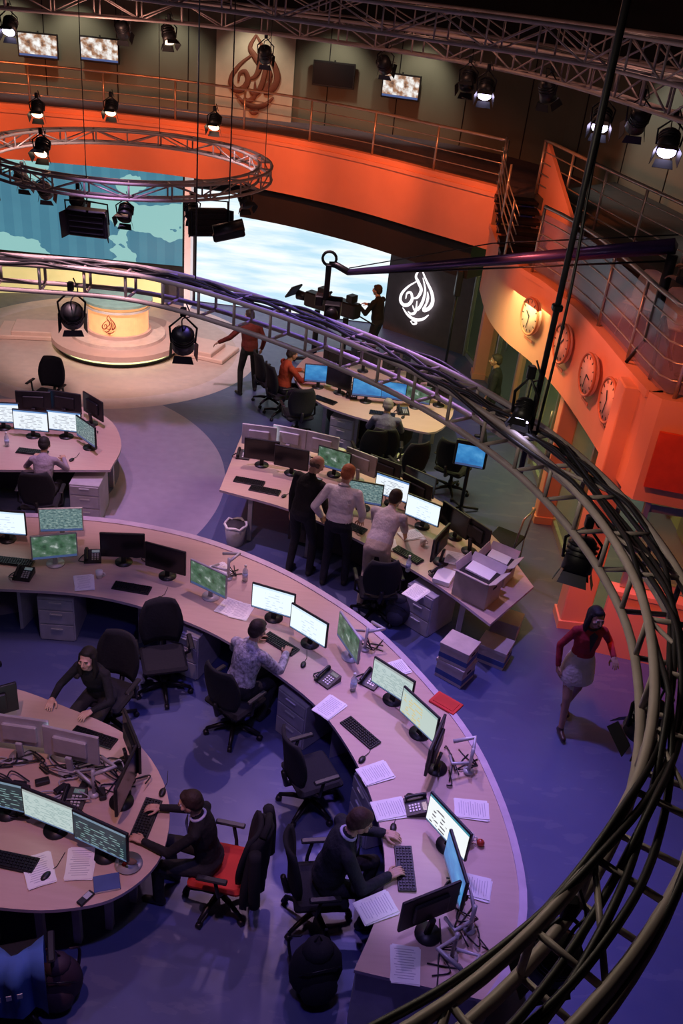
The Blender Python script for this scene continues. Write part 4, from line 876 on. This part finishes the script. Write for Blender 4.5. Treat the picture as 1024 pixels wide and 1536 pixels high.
# ------------------------------------------------------------------ lights
def spot(loc,tgt,e,col,ang=60,blend=.6,r=.08,name='spot_lamp'):
    l=bpy.data.lights.new(name,'SPOT'); l.energy=e; l.color=col; l.spot_size=rad(ang); l.spot_blend=blend; l.shadow_soft_size=r
    o=bpy.data.objects.new(name,l); COL.objects.link(o); o.location=loc; o.rotation_euler=(V(tgt)-V(loc)).to_track_quat('-Z','Y').to_euler()
def area(loc,tgt,e,col,sx,sy,name='area_lamp'):
    l=bpy.data.lights.new(name,'AREA'); l.shape='RECTANGLE'; l.size=sx; l.size_y=sy; l.energy=e; l.color=col
    o=bpy.data.objects.new(name,l); COL.objects.link(o); o.location=loc; o.rotation_euler=(V(tgt)-V(loc)).to_track_quat('-Z','Y').to_euler()
def point(loc,e,col,r=.1):
    l=bpy.data.lights.new('truss_fill','POINT'); l.energy=e; l.color=col; l.shadow_soft_size=r  # fill without a fixture, added so the trusses show up
    o=bpy.data.objects.new('truss_fill',l); COL.objects.link(o); o.location=loc
PK=(1,.55,.66); PU=(.66,.36,1); BL=(.30,.20,1); OR=(1,.20,.05)
spot((-2.6,6.9,6.6),(-2.6,8.8,.7),450,PK,50)
spot((-.6,9.6,6.3),(0,7.7,.7),440,(1,.58,.80),52)
spot((0.2,7.4,6.6),(1.25,5.4,.7),350,PU,48)
spot((1.2,8.2,6.3),(2.4,6.9,0),700,(.38,.28,1),60)
spot((-2.2,3.5,6.6),(-2.1,5.0,.7),400,(1,.47,.50),42)
spot((-.3,3.2,6.6),(-.6,4.2,0),280,BL,80)
spot((-.8,8.2,6.6),(-.6,6.4,0),280,BL,70)
spot((-1.2,13.2,6.2),(.1,10.9,.7),580,(1,.60,.72),50)
spot((-3.6,11.0,6.6),(-2.9,11.8,0),850,(.80,.48,1),55)
spot((0.2,13,6.3),(.3,15,.7),560,(.95,.48,1),46)
spot((-4,9.5,6.6),(-4.6,12,.7),320,(1,.55,.75),45)
spot((-5,13,5.8),(-5,17.6,.3),1700,(1,.70,.62),50); spot((-2.5,14,5.8),(-3.2,17.8,0),700,(1,.70,.74),50)
for x,y,ty in ((-10,16,19.3),(-7.6,17,20),(-5.2,17.2,20.3),(-2.8,16.8,19.9),(-.6,15.8,18.9),(1.0,14.7,17.7)): spot((x,y,5.6),(x,ty,3.6),430,OR,66,.8)
spot((.3,12.6,5.0),(2.7,13.4,2.9),330,OR,52,.8,.2); spot((.9,10.4,5.0),(3.0,10.8,2.9),380,(1,.22,.10),62,.8,.2); spot((1.8,7.6,5.0),(3.6,9.0,2.9),260,OR,64)
spot((2.9,7.5,2.7),(3.9,9.0,.4),150,(1,.16,.03),60); spot((1.6,9.0,4.6),(3.2,9.75,1.4),200,OR,36); spot((1.5,12.0,4.4),(3.2,12.35,1.1),200,OR,36)
spot((1.2,14,5.5),(2.8,15.5,4.3),220,OR,60)
for x,y in ((-8.9,22.4),(-7.4,22.6),(-5.2,22.7),(-3.2,22.5),(-1.3,22.6),(.6,22.3)): spot((x,y,6.1),(x,y+.9,4.6),52,(1,.88,.66),95,.8)
spot((3.0,17.5,6.1),(4.8,17.2,4.9),80,(1,.92,.8),90); spot((3.6,13.5,6.1),(5.4,13.4,4.9),75,(1,.92,.8),90)
area((4.4,13.5,3.2),(4.6,13.5,0),200,(.95,1,.38),1.2,9); area((4.3,18,3.0),(3.2,17.5,0),12,(.8,1,.35),.8,1)
point((.1,3.6,5.7),36,(1,.82,.62)); point((-2.2,6.2,5.9),34,(.85,.68,.95)); point((-3.9,14.2,5.6),60,(1,.5,.35)); point((.3,12.5,7.3),36,(1,.45,.3)); point((2.4,10.5,7.2),24,(1,.5,.4))
w=bpy.data.worlds.new('w'); scn.world=w; w.use_nodes=True; bg=w.node_tree.nodes['Background']; bg.inputs[0].default_value=(.25,.12,.4,1); bg.inputs[1].default_value=.02
print('objects',len(bpy.data.objects))
